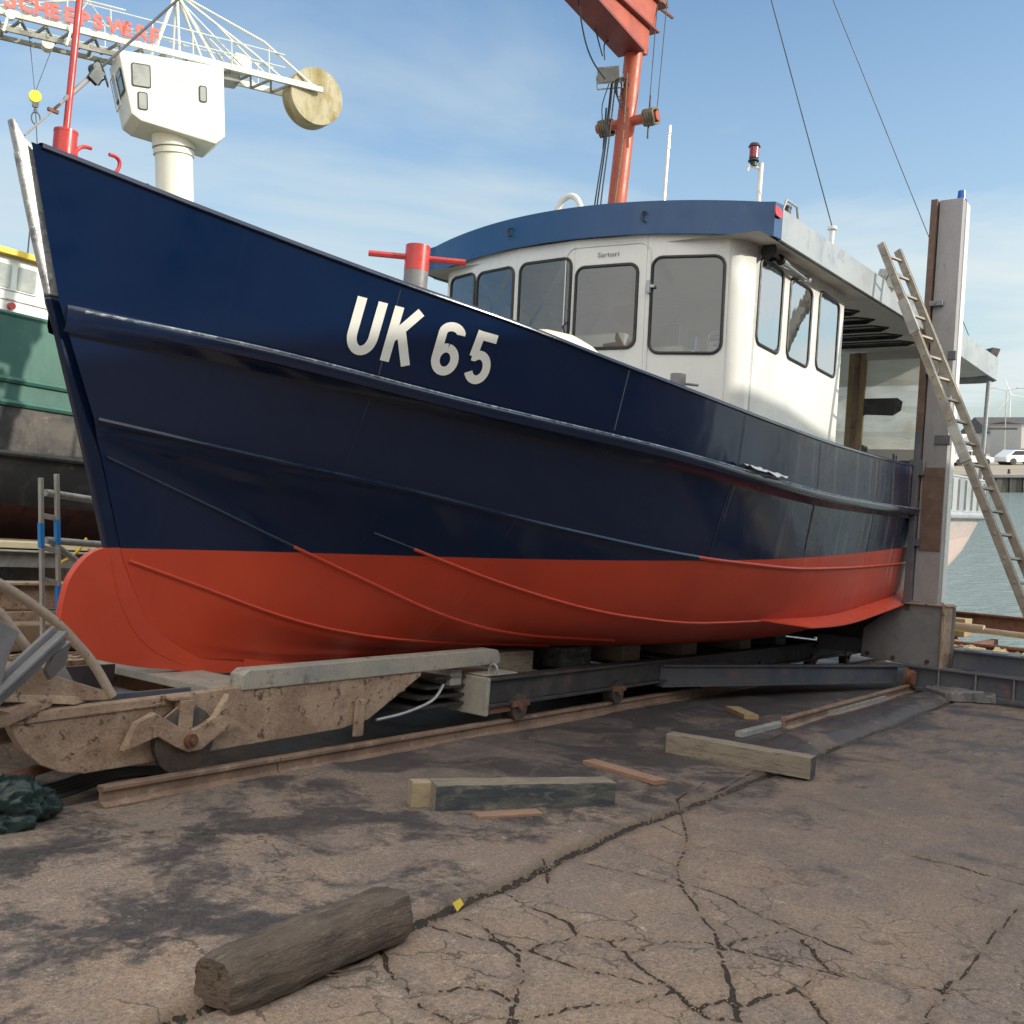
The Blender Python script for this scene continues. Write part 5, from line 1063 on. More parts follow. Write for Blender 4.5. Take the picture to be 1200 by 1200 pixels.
# dark refuse bag
import bmesh
bm = bmesh.new(); bmesh.ops.create_icosphere(bm, subdivisions=5, radius=1)
for v in bm.verts:
    p = v.co; q = p.copy()
    wp = p+Vector((noise.noise(p*2), noise.noise(p*2+Vector((5,0,0))), noise.noise(p*2+Vector((0,5,0)))))*.5
    rg = lambda f: (1-abs(noise.noise(wp*f))*2.4)
    r = .82+.3*noise.noise(p*1.4+Vector((2,0,0)))+.16*rg(2.2)+.1*rg(4.6)+.05*rg(9.5)
    q = q*r; v.co = Vector((q.x*.30, q.y*.2, max(-.09, q.z*.2)+.09))
me = bpy.data.meshes.new('refuse_bag'); bm.to_mesh(me); bm.free(); me.materials.append(MT['bag']); me.polygons.foreach_set('use_smooth', [True]*len(me.polygons))
o_ = bpy.data.objects.new('refuse_bag', me); COL.objects.link(o_); o_.matrix_world = SLIP @ Matrix.Translation((2.55, 5.03, .0)); tag(o_, 'crumpled dark green plastic refuse bag at the left edge', 'bag')
# cables and hoses on the ground under the cradle nose
for k in range(5):
    m_ = MB(); m_.tube(smooth([(2.5+.05*k,5.45+.04*k,.03),(2.9,5.28+.06*k,.025),(3.2,5.32+.055*k,.03),(3.6,5.5+.05*k,.02),(4.2,5.55+.05*k,-.04)],6), .014, 7)
    o_ = m_.build('hose', 'cable', None, base=(3,5.4,0), smooth=True); tag(o_, 'black hose in the bundle on the ground below the cradle nose', 'hose', 'black hoses below the cradle nose')
# rag on the strake
u = 9.0
m_ = MB(); rows = []
for i in range(16):
    uu = 8.75+.75*i/15; b0 = rowb(8, uu); z = ROWS[8][3](uu)
    rows.append([(uu, CS-b0-.005-.13*x-.02*noise.noise(Vector((uu*9,x*6,0))), z+.015+.05*abs(noise.noise(Vector((uu*11,x*5,2))))*(1-abs(x-.5))-(.09*max(0,x-1)*(1+noise.noise(Vector((uu*8,0,0)))))) for x in (0,.25,.5,.75,1.0,1.25+.4*noise.noise(Vector((uu*7,4,0))))])
m_.grid(rows); tag(m_.build('rag', 'cloth', None, base=(9,3.8,2.5), smooth=True), 'crumpled white rag draped on the rubbing strake amidships', 'rag')
# small mooring gear on the aft bulwark
for u, lab in ((12.6,'small black bitts on the bulwark below the curtain post'),(14.0,'small black bitts on the bulwark beside the upright')):
    z = ROWS[9][3](u); m_ = MB(); m_.box((u-.1,3.8,z),(u+.1,3.9,z+.03)); m_.cyl((u-.06,3.85,z),(u-.06,3.85,z+.12),.02); m_.cyl((u+.06,3.85,z),(u+.06,3.85,z+.12),.02); m_.tube([(u-.12,3.85,z+.1),(u+.12,3.85,z+.1)],.012,6); m_.build('bitts', 'black', boat)
m_ = MB(); z = ROWS[9][3](16)
for k in range(6): m_.box((15.7+.2*k,4.1,z-.02),(15.85+.2*k,4.35,z+.08+.06*random.random()))
m_.build('deck_gear', 'darksteel', boat, bevel=.01)
# ================================================================== STEPLADDER AND GEAR BEHIND THE BOW
def Lp(u, s, z): return (u, s, z)
sl_ = thing('scaffold_ladder', 'narrow grey ladder frame with blue stickers standing behind the forefoot', 'ladder', (5.1, 9, 0))
def on(px, py, s):   # point on the plane s = const seen at a given direction: used once to set heights
    return None
LA, LB = (4.93,9.0), (5.08,9.0)
def leg(p, q, nm='stile'):
    m_ = MB(); m_.bar(p, q, .045, .035); return m_.build(nm, 'galv', sl_, bevel=.004)
a0, a1 = (5.13,9,.02), (4.93,9,1.89); b0_, b1_ = (5.30,9,.02), (5.08,9,1.94)
l1 = leg(a0, a1); l2 = leg(b0_, b1_)
for z in (.35,.65,.95,1.25,1.55):
    t = z/1.9; p = Vector(a0).lerp(Vector(a1), t); q = Vector(b0_).lerp(Vector(b1_), t-.03); m_ = MB(); m_.bar(p, q, .03, .05); m_.build('rung', 'galv', sl_, bevel=.004)
for (p0, p1, t0, t1) in ((a0,a1,.66,.78),(b0_,b1_,.66,.78),(b0_,b1_,.3,.46)):
    p = Vector(p0).lerp(Vector(p1), t0)-Vector((.004,.0,0)); q = Vector(p0).lerp(Vector(p1), t1)-Vector((.004,.0,0)); m_ = MB(); m_.bar(p, q, .05, .04); m_.build('blue_sticker', 'bluetape', sl_)
m_ = MB(); m_.tube([(5.0,9.02,1.76),(6.2,9.3,1.7)], .035, 10); m_.tube([(5.05,9.02,1.32),(6.2,9.3,1.28)], .035, 10); m_.tube([(5.12,9.05,1.3),(6.1,9.2,.75)], .03, 10); m_.build('guard_rail', 'galv', sl_, smooth=True)
m_ = MB(); m_.tube(smooth([(5.35,9.25,1.1),(5.5,9.25,1.2),(5.6,9.25,1.35)],4), .015, 6); m_.build('yellow_hose', 'yellow', sl_, smooth=True)
# timber props under the green ship and the clutter of its cradle
gs = MB()
blocks = [((6.5,12.6,.92),(7.9,13.6,1.16),'brown','brown crate shaped block under the left of the green ship'), ((8.0,12.8,.62),(9.0,13.4,1.1),'brown','brown block under the green ship behind the ladder frame')]
for k, (a, b_, mm, lab) in enumerate(blocks):
    m_ = MB(); m_.box(a, b_); o_ = m_.build('support_block', mm, None, base=a, bevel=.02); tag(o_, lab, 'support block')
for k, (a, b_, lab) in enumerate((((6.35,12.3,1.09),(7.55,12.7,1.17),'pale yellow board on the block left of the ladder frame'), ((7.62,12.3,1.09),(8.3,12.7,1.17),'pale yellow board on the block right of the ladder frame'))):
    m_ = MB(); m_.box(a, b_); o_ = m_.build('board', 'paleblock', None, base=a, bevel=.01); tag(o_, lab, 'board')
m_ = MB(); m_.box((5.5,12.2,.86),(8.0,12.35,1.05)); m_.box((5.5,12.1,1.05),(8.0,12.4,1.07)); o_ = m_.build('steel_beam', 'galv', None, base=(6,12.2,.9), bevel=.006); tag(o_, 'pale grey horizontal girder left of the ladder frame', 'girder')
m_ = MB(); m_.box((3.5,11.3,.45),(10.5,11.45,.72)); m_.box((3.5,11.2,.72),(10.5,11.5,.75)); m_.box((3.5,11.2,.2),(10.5,11.6,.42)); o_ = m_.build('cradle_beam', 'mud', None, base=(6,11.3,.3), bevel=.006); tag(o_, 'long brown cradle beam under the green ship', 'cradle beam')
m_ = MB(); m_.box((4.2,10.6,.05),(10.0,10.9,.35)); o_ = m_.build('sleeper', 'brown', None, base=(6,10.7,.05), bevel=.02); tag(o_, 'thick brown timber sleeper on the ground beyond the forefoot', 'sleeper')
for k in range(9):
    m_ = MB(); s_ = 8.1+.27*k; m_.box((3.6+.1*random.random(),s_,.0),(9.5+random.random(),s_+.22,.05+.02*random.random())); o_ = m_.build('deck_plank', 'framewood' if k % 3 else 'wood', None, base=(5,s_,0), bevel=.006); tag(o_, 'old brown plank laid flat on the ground beyond the cradle', 'plank', 'planks on the ground beyond the cradle')
m_ = MB(); m_.add([(4.3,7.2,.05),(5.6,7.1,.06),(5.75,7.42,.05),(4.5,7.52,.06)], [(0,1,2,3)]); o_ = m_.build('paper_sheet', 'cloth', None, base=(5,7.3,.05)); tag(o_, 'pale sheet lying on the planks below the forefoot', 'sheet')
dm = MB()
for _ in range(160):
    u, s_ = random.uniform(3.5,9), random.uniform(7.4,10.6); a = random.uniform(-.5,.5); l_ = random.uniform(.08,.5); dm.bar((u,s_,.07), (u+l_*math.cos(a),s_+l_*math.sin(a),.09+random.uniform(0,.05)), random.uniform(.01,.05), random.uniform(.01,.03))
o_ = dm.build('scrap_litter', 'brown'); o_['kind'] = 'stuff'; tag(o_, 'scrap wood and litter strewn beyond the cradle', 'litter')
for k in range(5):
    m_ = MB(); m_.tube([(4+2.6*random.random()+t*.35, 7.7+2*random.random()*.3+.3*math.sin(t*1.7+k)+.25*k, .1) for t in range(9)], .012, 5); o_ = m_.build('cable', 'cable', None, base=(5,8,0), smooth=True); tag(o_, 'black cable snaking over the planks beyond the cradle', 'cable', 'cables beyond the cradle')
# ================================================================== GREEN SHIP ON THE NEXT SLIP
gsr = thing('green_ship', 'green hulled ship with black lower hull and white deckhouse on the next slip', 'ship', (6, 16.5, 1))
def gb(u): 
    t = (u+9)/26; e1 = min(1, max(0, (u+9)/7)); e2 = min(1, max(0, (17.5-u)/5)); return 2.9*(1-(1-e1)**2.2)*(1-(1-e2)**2.4)
GR = [(.25,.85),(.75,1.15),(.93,1.6),(.985,2.33),(1,3.0),(1,3.35),(1.01,4.25)]
for nm, r0, r1, mm in (('lower_hull',0,4,None),('upper_hull',4,6,None)):
    for sd_ in (1,-1):
        m_ = MB(); rows = []
        for i in range(70):
            u = -8.9+26.3*i/69; rows.append([(u, 16.9-sd_*gb(u)*f, z) for f, z in GR[r0:r1+1]])
        m_.grid(rows)
        if nm == 'lower_hull':
            if 'gblack' not in MT:
                mm_, n_, b2, o2 = new_mat('green ship lower hull'); v = coords(n_); sp = N(n_, 'ShaderNodeSeparateXYZ'); L(n_, v, sp.inputs[0])
                zz_ = mth(n_, 'ADD', sp.outputs[2], mth(n_, 'MULTIPLY', noi(n_, v, 1.2, 5), .12))
                c_ = mix(n_, ramp(n_, noi(n_, v, 1.5, 9, .7, .5), .45, .62), (.035,.036,.036), (.09,.08,.07)); c_ = mix(n_, ramp(n_, noi(n_, v, 4, 8, .7), .6, .68), c_, (.17,.11,.08))
                r_ = mix(n_, ramp(n_, noi(n_, v, 5, 8, .7), .45, .6), (.1,.03,.02), (.045,.022,.018)); L(n_, mix(n_, mth(n_, 'LESS_THAN', zz_, .68), c_, r_), b2.inputs['Base Color']); b2.inputs['Roughness'].default_value = .6
                L(n_, bump(n_, noi(n_, v, 12, 6), .3, .02), b2.inputs['Normal']); MT['gblack'] = mm_
                MT['ggreen'] = weather('green hull paint', (.028,.1,.082), (.04,.13,.1), (.1,.2,.16), rough=.5, s1=1.5, s3=6, t3=(.62,.75), stretch=(1,1,.6), grain=.06)
        m_.build(nm, 'gblack' if nm == 'lower_hull' else 'ggreen', gsr, smooth=True)
for z, r, mm in ((3.35,.05,'ggreen'),(3.03,.05,'ggreen'),(2.33,.045,'gblack'),(4.25,.04,'ggreen')):
    m_ = MB(); m_.tube([(-8.5+25.5*i/69, 16.9-gb(-8.5+25.5*i/69)-.01, z+(.0)) for i in range(70)], r, 7); m_.build('rubbing_strip', mm, gsr, smooth=True)
m_ = MB(); m_.grid([[( -8.8+26*i/30, 16.9+q*gb(-8.8+26*i/30), 4.1) for q in (-.97,0,.97)] for i in range(31)]); m_.build('deck', 'gusset', gsr)
m_ = MB(); m_.grid([[(u, 14.35, 4.2), (u, 14.35, 5.12)] for u in np.linspace(-1,11.0,8)]); m_.grid([[(11.0, s_, 4.1), (11.0, s_, 5.12)] for s_ in (14.35,19)]); gh = m_.build('deckhouse', 'whwhite', gsr, solid=.04)
m_ = MB(); m_.box((-1.1,14.2,5.12),(11.1,19.2,5.2)); m_.build('deckhouse_roof', 'yellow', gsr)
for u0, u1 in ((6.95,7.68),(6.05,6.75)):
    m_ = MB(); m_.prism([(x, 14.31, z) for x, z in rrect((u0+u1)/2,4.83,(u1-u0)/2,.19,.05)], (0,.03,0)); wq = m_.build('window', 'whwhite', gh)
    for q in (0,1):
        m_ = MB(); x0 = u0+.03+q*(u1-u0)/2; m_.prism([(x, 14.305, z) for x, z in rrect(x0+.145,4.83,.135,.165,.03)], (0,-.006,0)); m_.build('pane', 'lampglass', wq)
m_ = MB(); m_.bar((5,14.32,4.52),(11,14.32,4.50),.02,.02); m_.build('rain_gutter', 'galv', gh)
m_ = MB(); m_.cyl((7.3,14.27,4.42),(7.3,14.33,4.42),.05); m_.build('deck_light', 'pole_red', gh)
m_ = MB(); m_.tube([(9.1,16.5,5.1),(9.1,16.5,7.3)], .04, 8); m_.cyl((8.95,16.5,6.5),(8.95,16.5,6.66),.07); m_.cyl((8.95,16.5,5.9),(8.95,16.5,6.1),.09); m_.box((8.9,16.48,5.85),(9.1,16.52,5.9)); m_.tube([(8.7,16.6,5.1),(8.7,16.6,6.4)], .012, 6); m_.build('signal_mast', 'darksteel', gsr, smooth=True)
m_ = MB()
for k in range(5): m_.box((0+3*k,14.9,.1),(0.6+3*k,18.9,.86))
m_.build('bilge_support', 'brown', gsr)
# chalk marks on the black hull
text_mesh('195x105', .17, lambda x, y: (9.05+x*.9, 16.9-gb(9.5)*.985-.03, 2.0+y-.0), 'chalk_mark', 'gusset', gsr)
# ================================================================== CRANE
AZ = math.radians(61); JD = Vector((math.sin(AZ), math.cos(AZ), 0)); JQ = Vector((math.cos(AZ), -math.sin(AZ), 0)); JC = Vector((-8.06, 25, 0))
crn = thing('shipyard_crane', 'white slewing tower crane with cabin, lattice jib and round counterweight', 'crane', (-8.06, 25, -2.4), frame=WORLD)
def J0(k, q, z): p = JC+JD*k+JQ*q; return Vector((p.x, p.y, z))
def J(k, q, z): return J0(k, q, z-.065*k if z > 10 else z)
m_ = MB(); m_.cyl((JC.x,JC.y,-2.4),(JC.x,JC.y,8.35),.43,n=36); m_.build('tower', 'crane_white', crn, smooth=True)
m_ = MB(); m_.cyl((JC.x,JC.y,8.2),(JC.x,JC.y,8.32),.47,n=36); m_.cyl((JC.x,JC.y,8.36),(JC.x,JC.y,8.95),.49,n=36); m_.build('slewing_ring', 'crane_white', crn, smooth=True)
m_ = MB(); poly = [(-1.3,10.22),(1.05,10.22),(1.05,8.62),(.82,8.42),(-.85,8.72),(-1.05,8.85)]
m_.prism([J0(k, .72, z) for k, z in poly], J0(0,-1.44,0)-J0(0,0,0)); cab = m_.build('cabin', 'crane_white', crn, bevel=.03)
def cwin(k0, z0, hk, hz, sk=0):
    m_ = MB(); m_.prism([J0(a, .725, b_) for a, b_ in rrect(k0, z0, hk, hz, .05)], JQ*.012); wq = m_.build('window', 'rubber', cab)
    m_ = MB(); m_.prism([J0(a, .74, b_) for a, b_ in rrect(k0, z0, hk-.025, hz-.025, .04)], JQ*.004); m_.build('pane', 'lampglass', wq)
cwin(-.82, 9.72, .21, .26); cwin(-.8, 9.16, .11, .2); cwin(.55, 9.52, .09, .19)
def nosep(q, t): # point on the slanted end of the cabin
    a = Vector((-1.3,10.22)); b_ = Vector((-1.05,8.85)); c = a.lerp(b_, t); return J0(c.x-.012, q, c.y)
for q0, q1, t0, t1 in ((.05,.6,.25,.62),(-.6,-.05,.25,.62)):
    m_ = MB(); m_.prism([nosep(q0,t0),nosep(q1,t0),nosep(q1,t1),nosep(q0,t1)], -JD*.012); wq = m_.build('window', 'rubber', cab)
    m_ = MB(); m_.prism([nosep(q0+.04,t0+.03)-JD*.016,nosep(q1-.04,t0+.03)-JD*.016,nosep(q1-.04,t1-.03)-JD*.016,nosep(q0+.04,t1-.03)-JD*.016], -JD*.004); m_.build('pane', 'darkglass', wq)
m_ = MB(); m_.tube([nosep(.3,.3)-JD*.1,nosep(.3,.8)-JD*.1,nosep(-.3,.8)-JD*.1,nosep(-.3,.3)-JD*.1], .015, 5, closed=True); m_.build('nose_rail', 'crane_white', cab)
ZJ = 10.4; K0, K1 = -9.5, 3.35
m_ = MB()
for q in (.45,-.45): m_.bar(J(K0,q,ZJ+.1), J(K1,q,ZJ), .1, .14)
ch = m_.build('jib_chord', 'crane_white', crn)
m_ = MB()
for i in range(26):
    k = K0+.5*i; m_.bar(J(k,-.45,ZJ-.05), J(k+.25,.45,ZJ-.05), .05, .05); m_.bar(J(k+.25,.45,ZJ-.05), J(k+.5,-.45,ZJ-.05), .05, .05)
for q in (.3,-.3): m_.bar(J(K0,q,ZJ-.22), J(-1.2,q,ZJ-.25), .07, .1)
for i in range(9): m_.bar(J(-9+i*.9,-.35,ZJ-.2), J(-9+i*.9,.35,ZJ-.2), .06, .08)
m_.build('jib_lattice', 'bridge_grey', crn)
for k in (-3.45,-2.2):
    m_ = MB(); m_.bar(J(k,.5,ZJ+.12), J(k-.15,.5,ZJ-.38), .1,.05); m_.cyl(J(k,.42,ZJ),J(k,.56,ZJ),.1); m_.cyl(J(k-.5,0,ZJ-.33),J(k-.5,.3,ZJ-.33),.13); m_.build('trolley_hanger', 'crane_white', crn)
m_ = MB(); ap = J(.15,0,12.0)
for q in (.45,-.45):
    m_.tube([J(-.45,q,ZJ), ap], .04, 7); m_.tube([J(.1,q,ZJ),J(0.15,q*.2,11.9)], .03, 7); m_.tube([J(.95,q,ZJ), ap], .04, 7)
    m_.tube([ap, J(2.1,q,ZJ+.8), J(3.3,q,ZJ+.05)], .03, 6); m_.tube([ap, J(-4.6,q,ZJ+.15)], .028, 6); m_.tube([ap, J(-8,q,ZJ+.9)], .028, 6); m_.tube([ap+Vector((0,0,-.1)), J(1.7,q,ZJ)], .022, 6); m_.tube([J(1.0,q,ZJ+.9), J(2.2,q,ZJ)], .02, 6)
m_.tube([J(-3.4,0,12.05), J(-1.0,0,11.75)], .03, 6)
m_.build('tie_frame', 'crane_white', crn, smooth=True)
m_ = MB()
for q in (.5,-.5):
    for zz_ in (.3,.6): m_.tube([J(K0,q,ZJ+zz_+.1), J(2.6,q,ZJ+zz_)], .014, 5)
    for i in range(14): k = K0+.9*i; m_.tube([J(k,q,ZJ), J(k,q,ZJ+.65)], .014, 5)
for k in (-6.2,-4.9,-3.6,-2.3): m_.tube([J(k,.5,ZJ), J(k+.5,0,ZJ+.9), J(k+1.0,.5,ZJ)], .02, 5); m_.tube([J(k,0,ZJ+.9), J(k+1.3,0,ZJ+.9)], .02, 5)
m_.build('handrail', 'crane_white', crn)
m_ = MB(); m_.prism([J(1.35+a*1,.2+0,ZJ+.12+b_) for a, b_ in ((0,0),(.5,0),(.5,.35),(.12,.38))], -JQ*.5); m_.build('winch_box', 'crane_white', crn, bevel=.02)
m_ = MB(); m_.box((-.6,-.3,0),(.6,.3,.16)); m_.v = [tuple(J(.95,0,ZJ-.26)+JD*x+JQ*y+Vector((0,0,z))) for x, y, z in m_.v]; m_.build('under_box', 'bridge_grey', crn, bevel=.02)
dc = J(3.42,.1,10.25); AXD = (JQ*.93+JD*.12).normalized()
m_ = MB(); m_.cyl(dc-AXD*.3, dc+AXD*.25, .7, n=48); cw = m_.build('counterweight', 'concrete_disc', crn, smooth=True, bevel=.01)
m_ = MB(); m_.bar(J(2.4,.42,ZJ), J(3.55,.48,ZJ-.02), .09,.12); m_.tube([dc+Vector((0,0,.68)),dc+Vector((0,0,.76))],.03,6); m_.build('axle_bracket', 'crane_white', crn)
m_ = MB()
for k in (-3.05,-2.55): m_.tube([J(k,0,ZJ-.2), J(-2.98,0,9.2)], .008, 5)
m_.tube([J(-2.98,0,9.1),J(-2.95,0,6.2)], .012, 5); m_.tube([J(-2.98,.02,8.0),J(-2.76,0,6.2)], .012, 5); m_.build('hoist_rope', 'wire', crn)
m_ = MB(); m_.cyl(J(-2.98,-.06,9.12),J(-2.98,.06,9.12),.13,n=20); hk = m_.build('hook_block', 'yellow', crn, smooth=True)
m_ = MB(); m_.cyl(J(-2.98,-.05,8.95),J(-2.98,.05,8.95),.07); m_.tube([J(-2.98+.09*math.sin(a),0,8.65+.14*math.cos(a)) for a in np.linspace(0,6.2,12)[:-1]],.018,5,closed=True); m_.tube([J(-2.98,0,8.85),J(-2.98,0,8.77)],.04,6); m_.build('hook', 'bluesteel', hk, smooth=True)
# red sign letters standing along the jib
word = 'ScHEEPSWERF'
for i, ch_ in enumerate(word):
    k = -3.58+.3*i
    cu_ = bpy.data.curves.new('t', 'FONT'); cu_.body = 'S' if i == 0 else ch_.upper(); cu_.size = .56 if i == 0 else .42; cu_.offset = .017; cu_.extrude = .02
    ob = bpy.data.objects.new('t', cu_); COL.objects.link(ob); me = bpy.data.meshes.new_from_object(ob.evaluated_get(bpy.context.evaluated_depsgraph_get()))
    m_ = MB(); m_.add([tuple(J(k+v.co.x, .55+v.co.z, ZJ+.14+v.co.y)) for v in me.vertices], [tuple(p.vertices) for p in me.polygons]); bpy.data.objects.remove(ob); m_.build('sign_letter', 'sign_red', crn)
# ================================================================== FAR SHORE
m_ = MB(); m_.box((-300,75.3,-6),(700,420,-1.56)); q = m_.build('quay_land', 'quaytop', None, base=(0,80,-1.56), frame=WORLD); struct(q)
m_ = MB()
for i in range(260):
    x = -20+.5*i; y = 75 if i % 2 else 75.14; m_.box((x,y,-3.2),(x+.46,75.35,-1.68))
q = m_.build('sheet_pile_wall', 'quaypile', None, base=(30,75,-3), frame=WORLD); tag(q, 'dark sheet pile quay wall across the water', 'quay wall')
m_ = MB(); m_.box((-20,74.85,-1.68),(110,75.5,-1.5)); q = m_.build('quay_coping', 'gusset', None, base=(30,75,-1.6), frame=WORLD); tag(q, 'grey coping edge along the top of the far quay wall', 'quay edge')
MT['farland'] = weather('far land haze', (.16,.2,.21), (.2,.24,.24), rough=.9, s1=.02, grain=.02)
m_ = MB(); random.seed(3); X = [-1500+25*i for i in range(160)]; m_.grid([[(x,900,-3) for x in X],[(x,900,1.2+1.5*noise.noise(Vector((x*.01,0,0)))+1.2*noise.noise(Vector((x*.05,3,0)))) for x in X],[(x,1400,.5) for x in X]]); q = m_.build('far_shore', 'farland', None, base=(0,900,0), frame=WORLD); struct(q)
def car(x, y, z, m, lab, rot=0, van=False, grp='vehicles parked on the far quay', L_=4.4):
    t = thing('parked_car' if not van else 'camper_van', lab, 'camper van' if van else 'car', (x,y,z), grp, frame=WORLD)
    base = (x, y, z)
    def P(a, b_, c): return (x+a*math.cos(rot)-b_*math.sin(rot), y+a*math.sin(rot)+b_*math.cos(rot), z+c)
    if van: pr = [(-3,.35),(3.0,.35),(3.05,1.1),(2.5,1.35),(2.1,2.0),(2.7,2.3),(2.5,2.9),(-3,2.9)]
    else: pr = [(-2.1,.3),(2.1,.3),(2.15,.75),(1.3,.95),(.6,1.42),(-1.2,1.45),(-1.95,.95),(-2.15,.8)]
    m_ = MB(); m_.prism([P(a,-.9,b_) for a, b_ in pr], Vector(P(0,.9,0))-Vector(P(0,-.9,0))); m_.build('body', m, t, bevel=.08)
    wn = ([(-2,1.5),(-.8,1.5),(-.8,2.1),(-2,2.1)], [(1.2,1.4),(2.2,1.4),(1.9,1.95),(1.2,1.95)]) if van else ([(-1.6,.98),(-.2,.98),(-.2,1.36),(-1.15,1.36)], [(-.1,.98),(1.1,.98),(.55,1.36),(-.1,1.36)])
    for wp in wn: m_ = MB(); m_.prism([P(a,-.93,b_) for a, b_ in wp], Vector(P(0,1.86,0))-Vector(P(0,0,0))); m_.build('window', 'darkglass', t)
    for a in ((-1.9,1.9) if van else (-1.35,1.35)):
        m_ = MB(); m_.cyl(P(a,-.95,.33), P(a,.95,.33), .33, n=16); m_.build('wheel', 'rubber', t, smooth=True)
car(33.4,97,-1.55,'carwhite','white car parked on the far quay just right of the boat', .15); car(29.6,101,-1.55,'cargrey','grey car half hidden by the upright on the far quay', .3)
car(43.6,98,-1.55,'carwhite','white estate car right of the ladder on the far quay', .1); car(49.5,100,-1.55,'carwhite','white car at the right edge of the far quay', .2)
car(41.2,112,-1.55,'carred','small red car behind the white ones on the far quay', .1); car(56.5,130,-1.55,'carwhite','white camper van parked on the far quay right of the ladder', .5, van=True)
car(55,110,-1.55,'cargrey','grey car beyond the right edge of the quay', .2); car(38.2,106,-1.55,'cargrey','dark grey car between the white cars on the far quay', .2)
def house(x, y, w_, d, h, rh, wm_, rm, lab):
    t = thing('house', lab, 'house', (x,y,-1.56), frame=WORLD); m_ = MB(); m_.box((x,y,-1.56),(x+w_,y+d,-1.56+h)); m_.build('wall', wm_, t)
    m_ = MB(); m_.prism([(x-.3,y-.3,-1.56+h),(x-.3,y+d/2,-1.56+h+rh),(x-.3,y+d+.3,-1.56+h)], (w_+.6,0,0)); m_.build('roof', rm, t)
    for i in range(int(w_//3)): m_ = MB(); m_.box((x+1+3*i,y-.05,-1.56+1),(x+2.2+3*i,y-.01,-1.56+2.3)); m_.build('window', 'darkglass', t)
house(104,230,9,8,2.9,1.6,'housewall','roofred','low pale house with a red roof beyond the parked cars')
house(62,125,12,8,4.2,.3,'housewall','roof','flat roofed pale building beyond the white camper van')
house(70,150,20,10,3,2.4,'housewall','roof','dark roofed building at the right end of the far shore')
house(36,170,12,8,3,2.2,'housewall','roof','dark roofed house behind the ladder on the far shore')
def lamp(x, y, h, lab, two=True, r=.07):
    t = thing('street_lamp', lab, 'street lamp', (x,y,-1.56), frame=WORLD); m_ = MB(); m_.tube([(x,y,-1.56),(x,y,-1.56+h)], [r,r*.6], 8); m_.build('pole', 'galv', t)
    for sg in ((1,-1) if two else (1,)):
        m_ = MB(); m_.tube([(x,y,-1.56+h-.05),(x+sg*1.3,y,-1.56+h+.25)], r*.5, 6); m_.box((x+sg*1.2,y-.15,-1.56+h+.2),(x+sg*2.0,y+.15,-1.56+h+.32)); m_.build('lamp_head', 'galv', t)
lamp(57.6,120,8.0,'tall twin armed street lamp right of the ladder on the far quay')
lamp(48.5,170,6.5,'smaller street lamp far beyond the ladder')
m_ = MB(); m_.tube([(35.3,76.5,-1.56),(35.3,76.5,1.9)], .06, 8); m_.box((35.2,76.4,1.8),(37.6,76.6,1.95)); q = m_.build('sign_frame', 'darksteel', None, base=(35.3,76.5,-1.56), frame=WORLD); tag(q, 'dark post with a cross arm at the edge of the far quay', 'post')
for k in range(7): m_ = MB(); m_.cyl((30+2.7*k,78.5,-1.56),(30+2.7*k,78.5,-1.2),.12,.09); q = m_.build('quay_bollard', 'darksteel', None, base=(30+2.7*k,78.5,-1.56), frame=WORLD); tag(q, 'small dark mooring bollard on the far quay', 'bollard', 'bollards along the far quay')
random.seed(12)
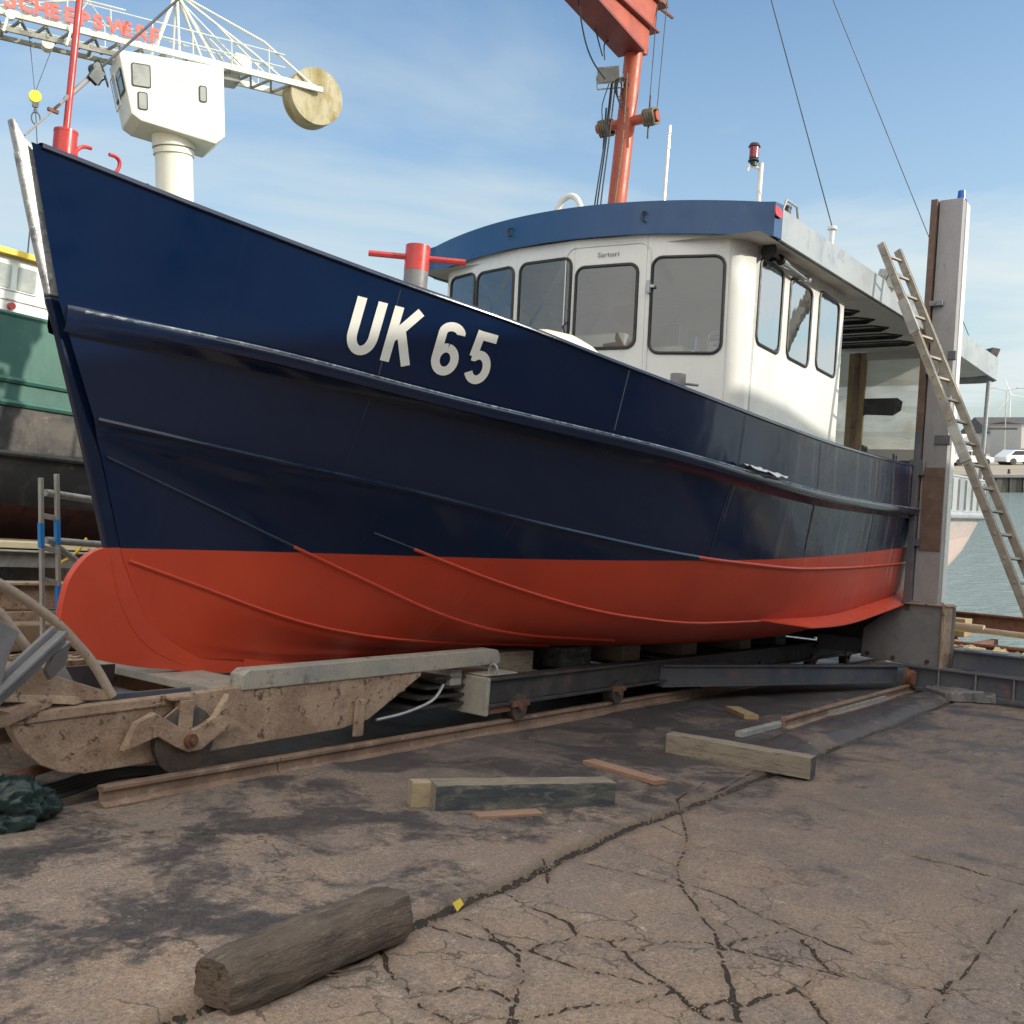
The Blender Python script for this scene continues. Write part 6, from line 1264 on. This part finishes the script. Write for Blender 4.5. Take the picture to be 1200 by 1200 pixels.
for k in range(26):
    x = -30+7.2*k+random.uniform(-2,2); y = random.uniform(200,260); h = random.uniform(3.5,6.5)
    t = thing('tree', 'small hazy tree in the line along the far shore', 'tree', (x,y,-1.56), 'trees along the far shore', frame=WORLD)
    m_ = MB(); m_.cyl((x,y,-1.56),(x,y,-1.56+h*.5),.2,.1,8); m_.build('trunk', 'brown', t)
    m_ = MB()
    for _ in range(230):
        a = random.uniform(0,6.28); rr = random.random()**.5*h*.42*(.7+.3*math.sin(3*a+k)); z = random.uniform(.3,1)*h; rr *= math.sqrt(max(.05,1-((z/h-.6)/.45)**2)); c = Vector((x+rr*math.cos(a), y+rr*math.sin(a), -1.56+z)); q = .35
        m_.add([c+Vector([random.uniform(-q,q) for _ in range(3)]) for _ in range(3)], [(0,1,2)])
    m_.build('crown', 'tree', t)
# wind turbine
t = thing('wind_turbine', 'slender white wind turbine on the horizon behind the street lamp', 'wind turbine', (420,800,-2), frame=WORLD)
tx, ty = 387, 800
m_ = MB(); m_.tube([(tx,ty,-2),(tx,ty,30)], [.8,.45], 10); m_.build('tower', 'white', t)
for a in (100, 220, 340):
    a = math.radians(a+12); m_ = MB(); m_.tube([(tx,ty-1,30),(tx+15*math.cos(a),ty-1,30+15*math.sin(a))], [.5,.12], 6); m_.build('blade', 'white', t)
# ================================================================== WORKSHOP ACROSS THE YARD (unseen, added right of the camera to throw the shade)
ws = thing('shade_workshop', 'unseen brick building with a sloping sheet roof, added to shade the yard', 'shade_workshop', (5,-11.5,0))
HB = [(-22,-3),(-22,9.9),(14.5,9.4),(19.5,8.9),(21,6.6),(23.3,5.6),(23.3,-3)]  # roofline shaped for where the shade falls on the boat
m_ = MB(); m_.prism([(u,-10,z) for u, z in HB], (0,-7,0)); wl_ = m_.build('wall', 'brick', ws)
m_ = MB(); pts = HB[1:6]; m_.grid([[(u,-9.8,z+.08) for u, z in pts],[(u,-17.2,z+.08) for u, z in pts]]); m_.build('roof', 'roof', ws, solid=.12)
for k in range(6):
    m_ = MB(); m_.box((-16+6*k,-9.98,1.2),(-13.4+6*k,-9.94,3.2)); wq = m_.build('window', 'white', ws); m_ = MB(); m_.box((-15.9+6*k,-9.94,1.3),(-13.5+6*k,-9.92,3.1)); m_.build('pane', 'darkglass', wq)
m_ = MB(); m_.box((-19.5,-9.98,-1),(-17,-9.93,2.2)); m_.build('door', 'bluesteel', ws)
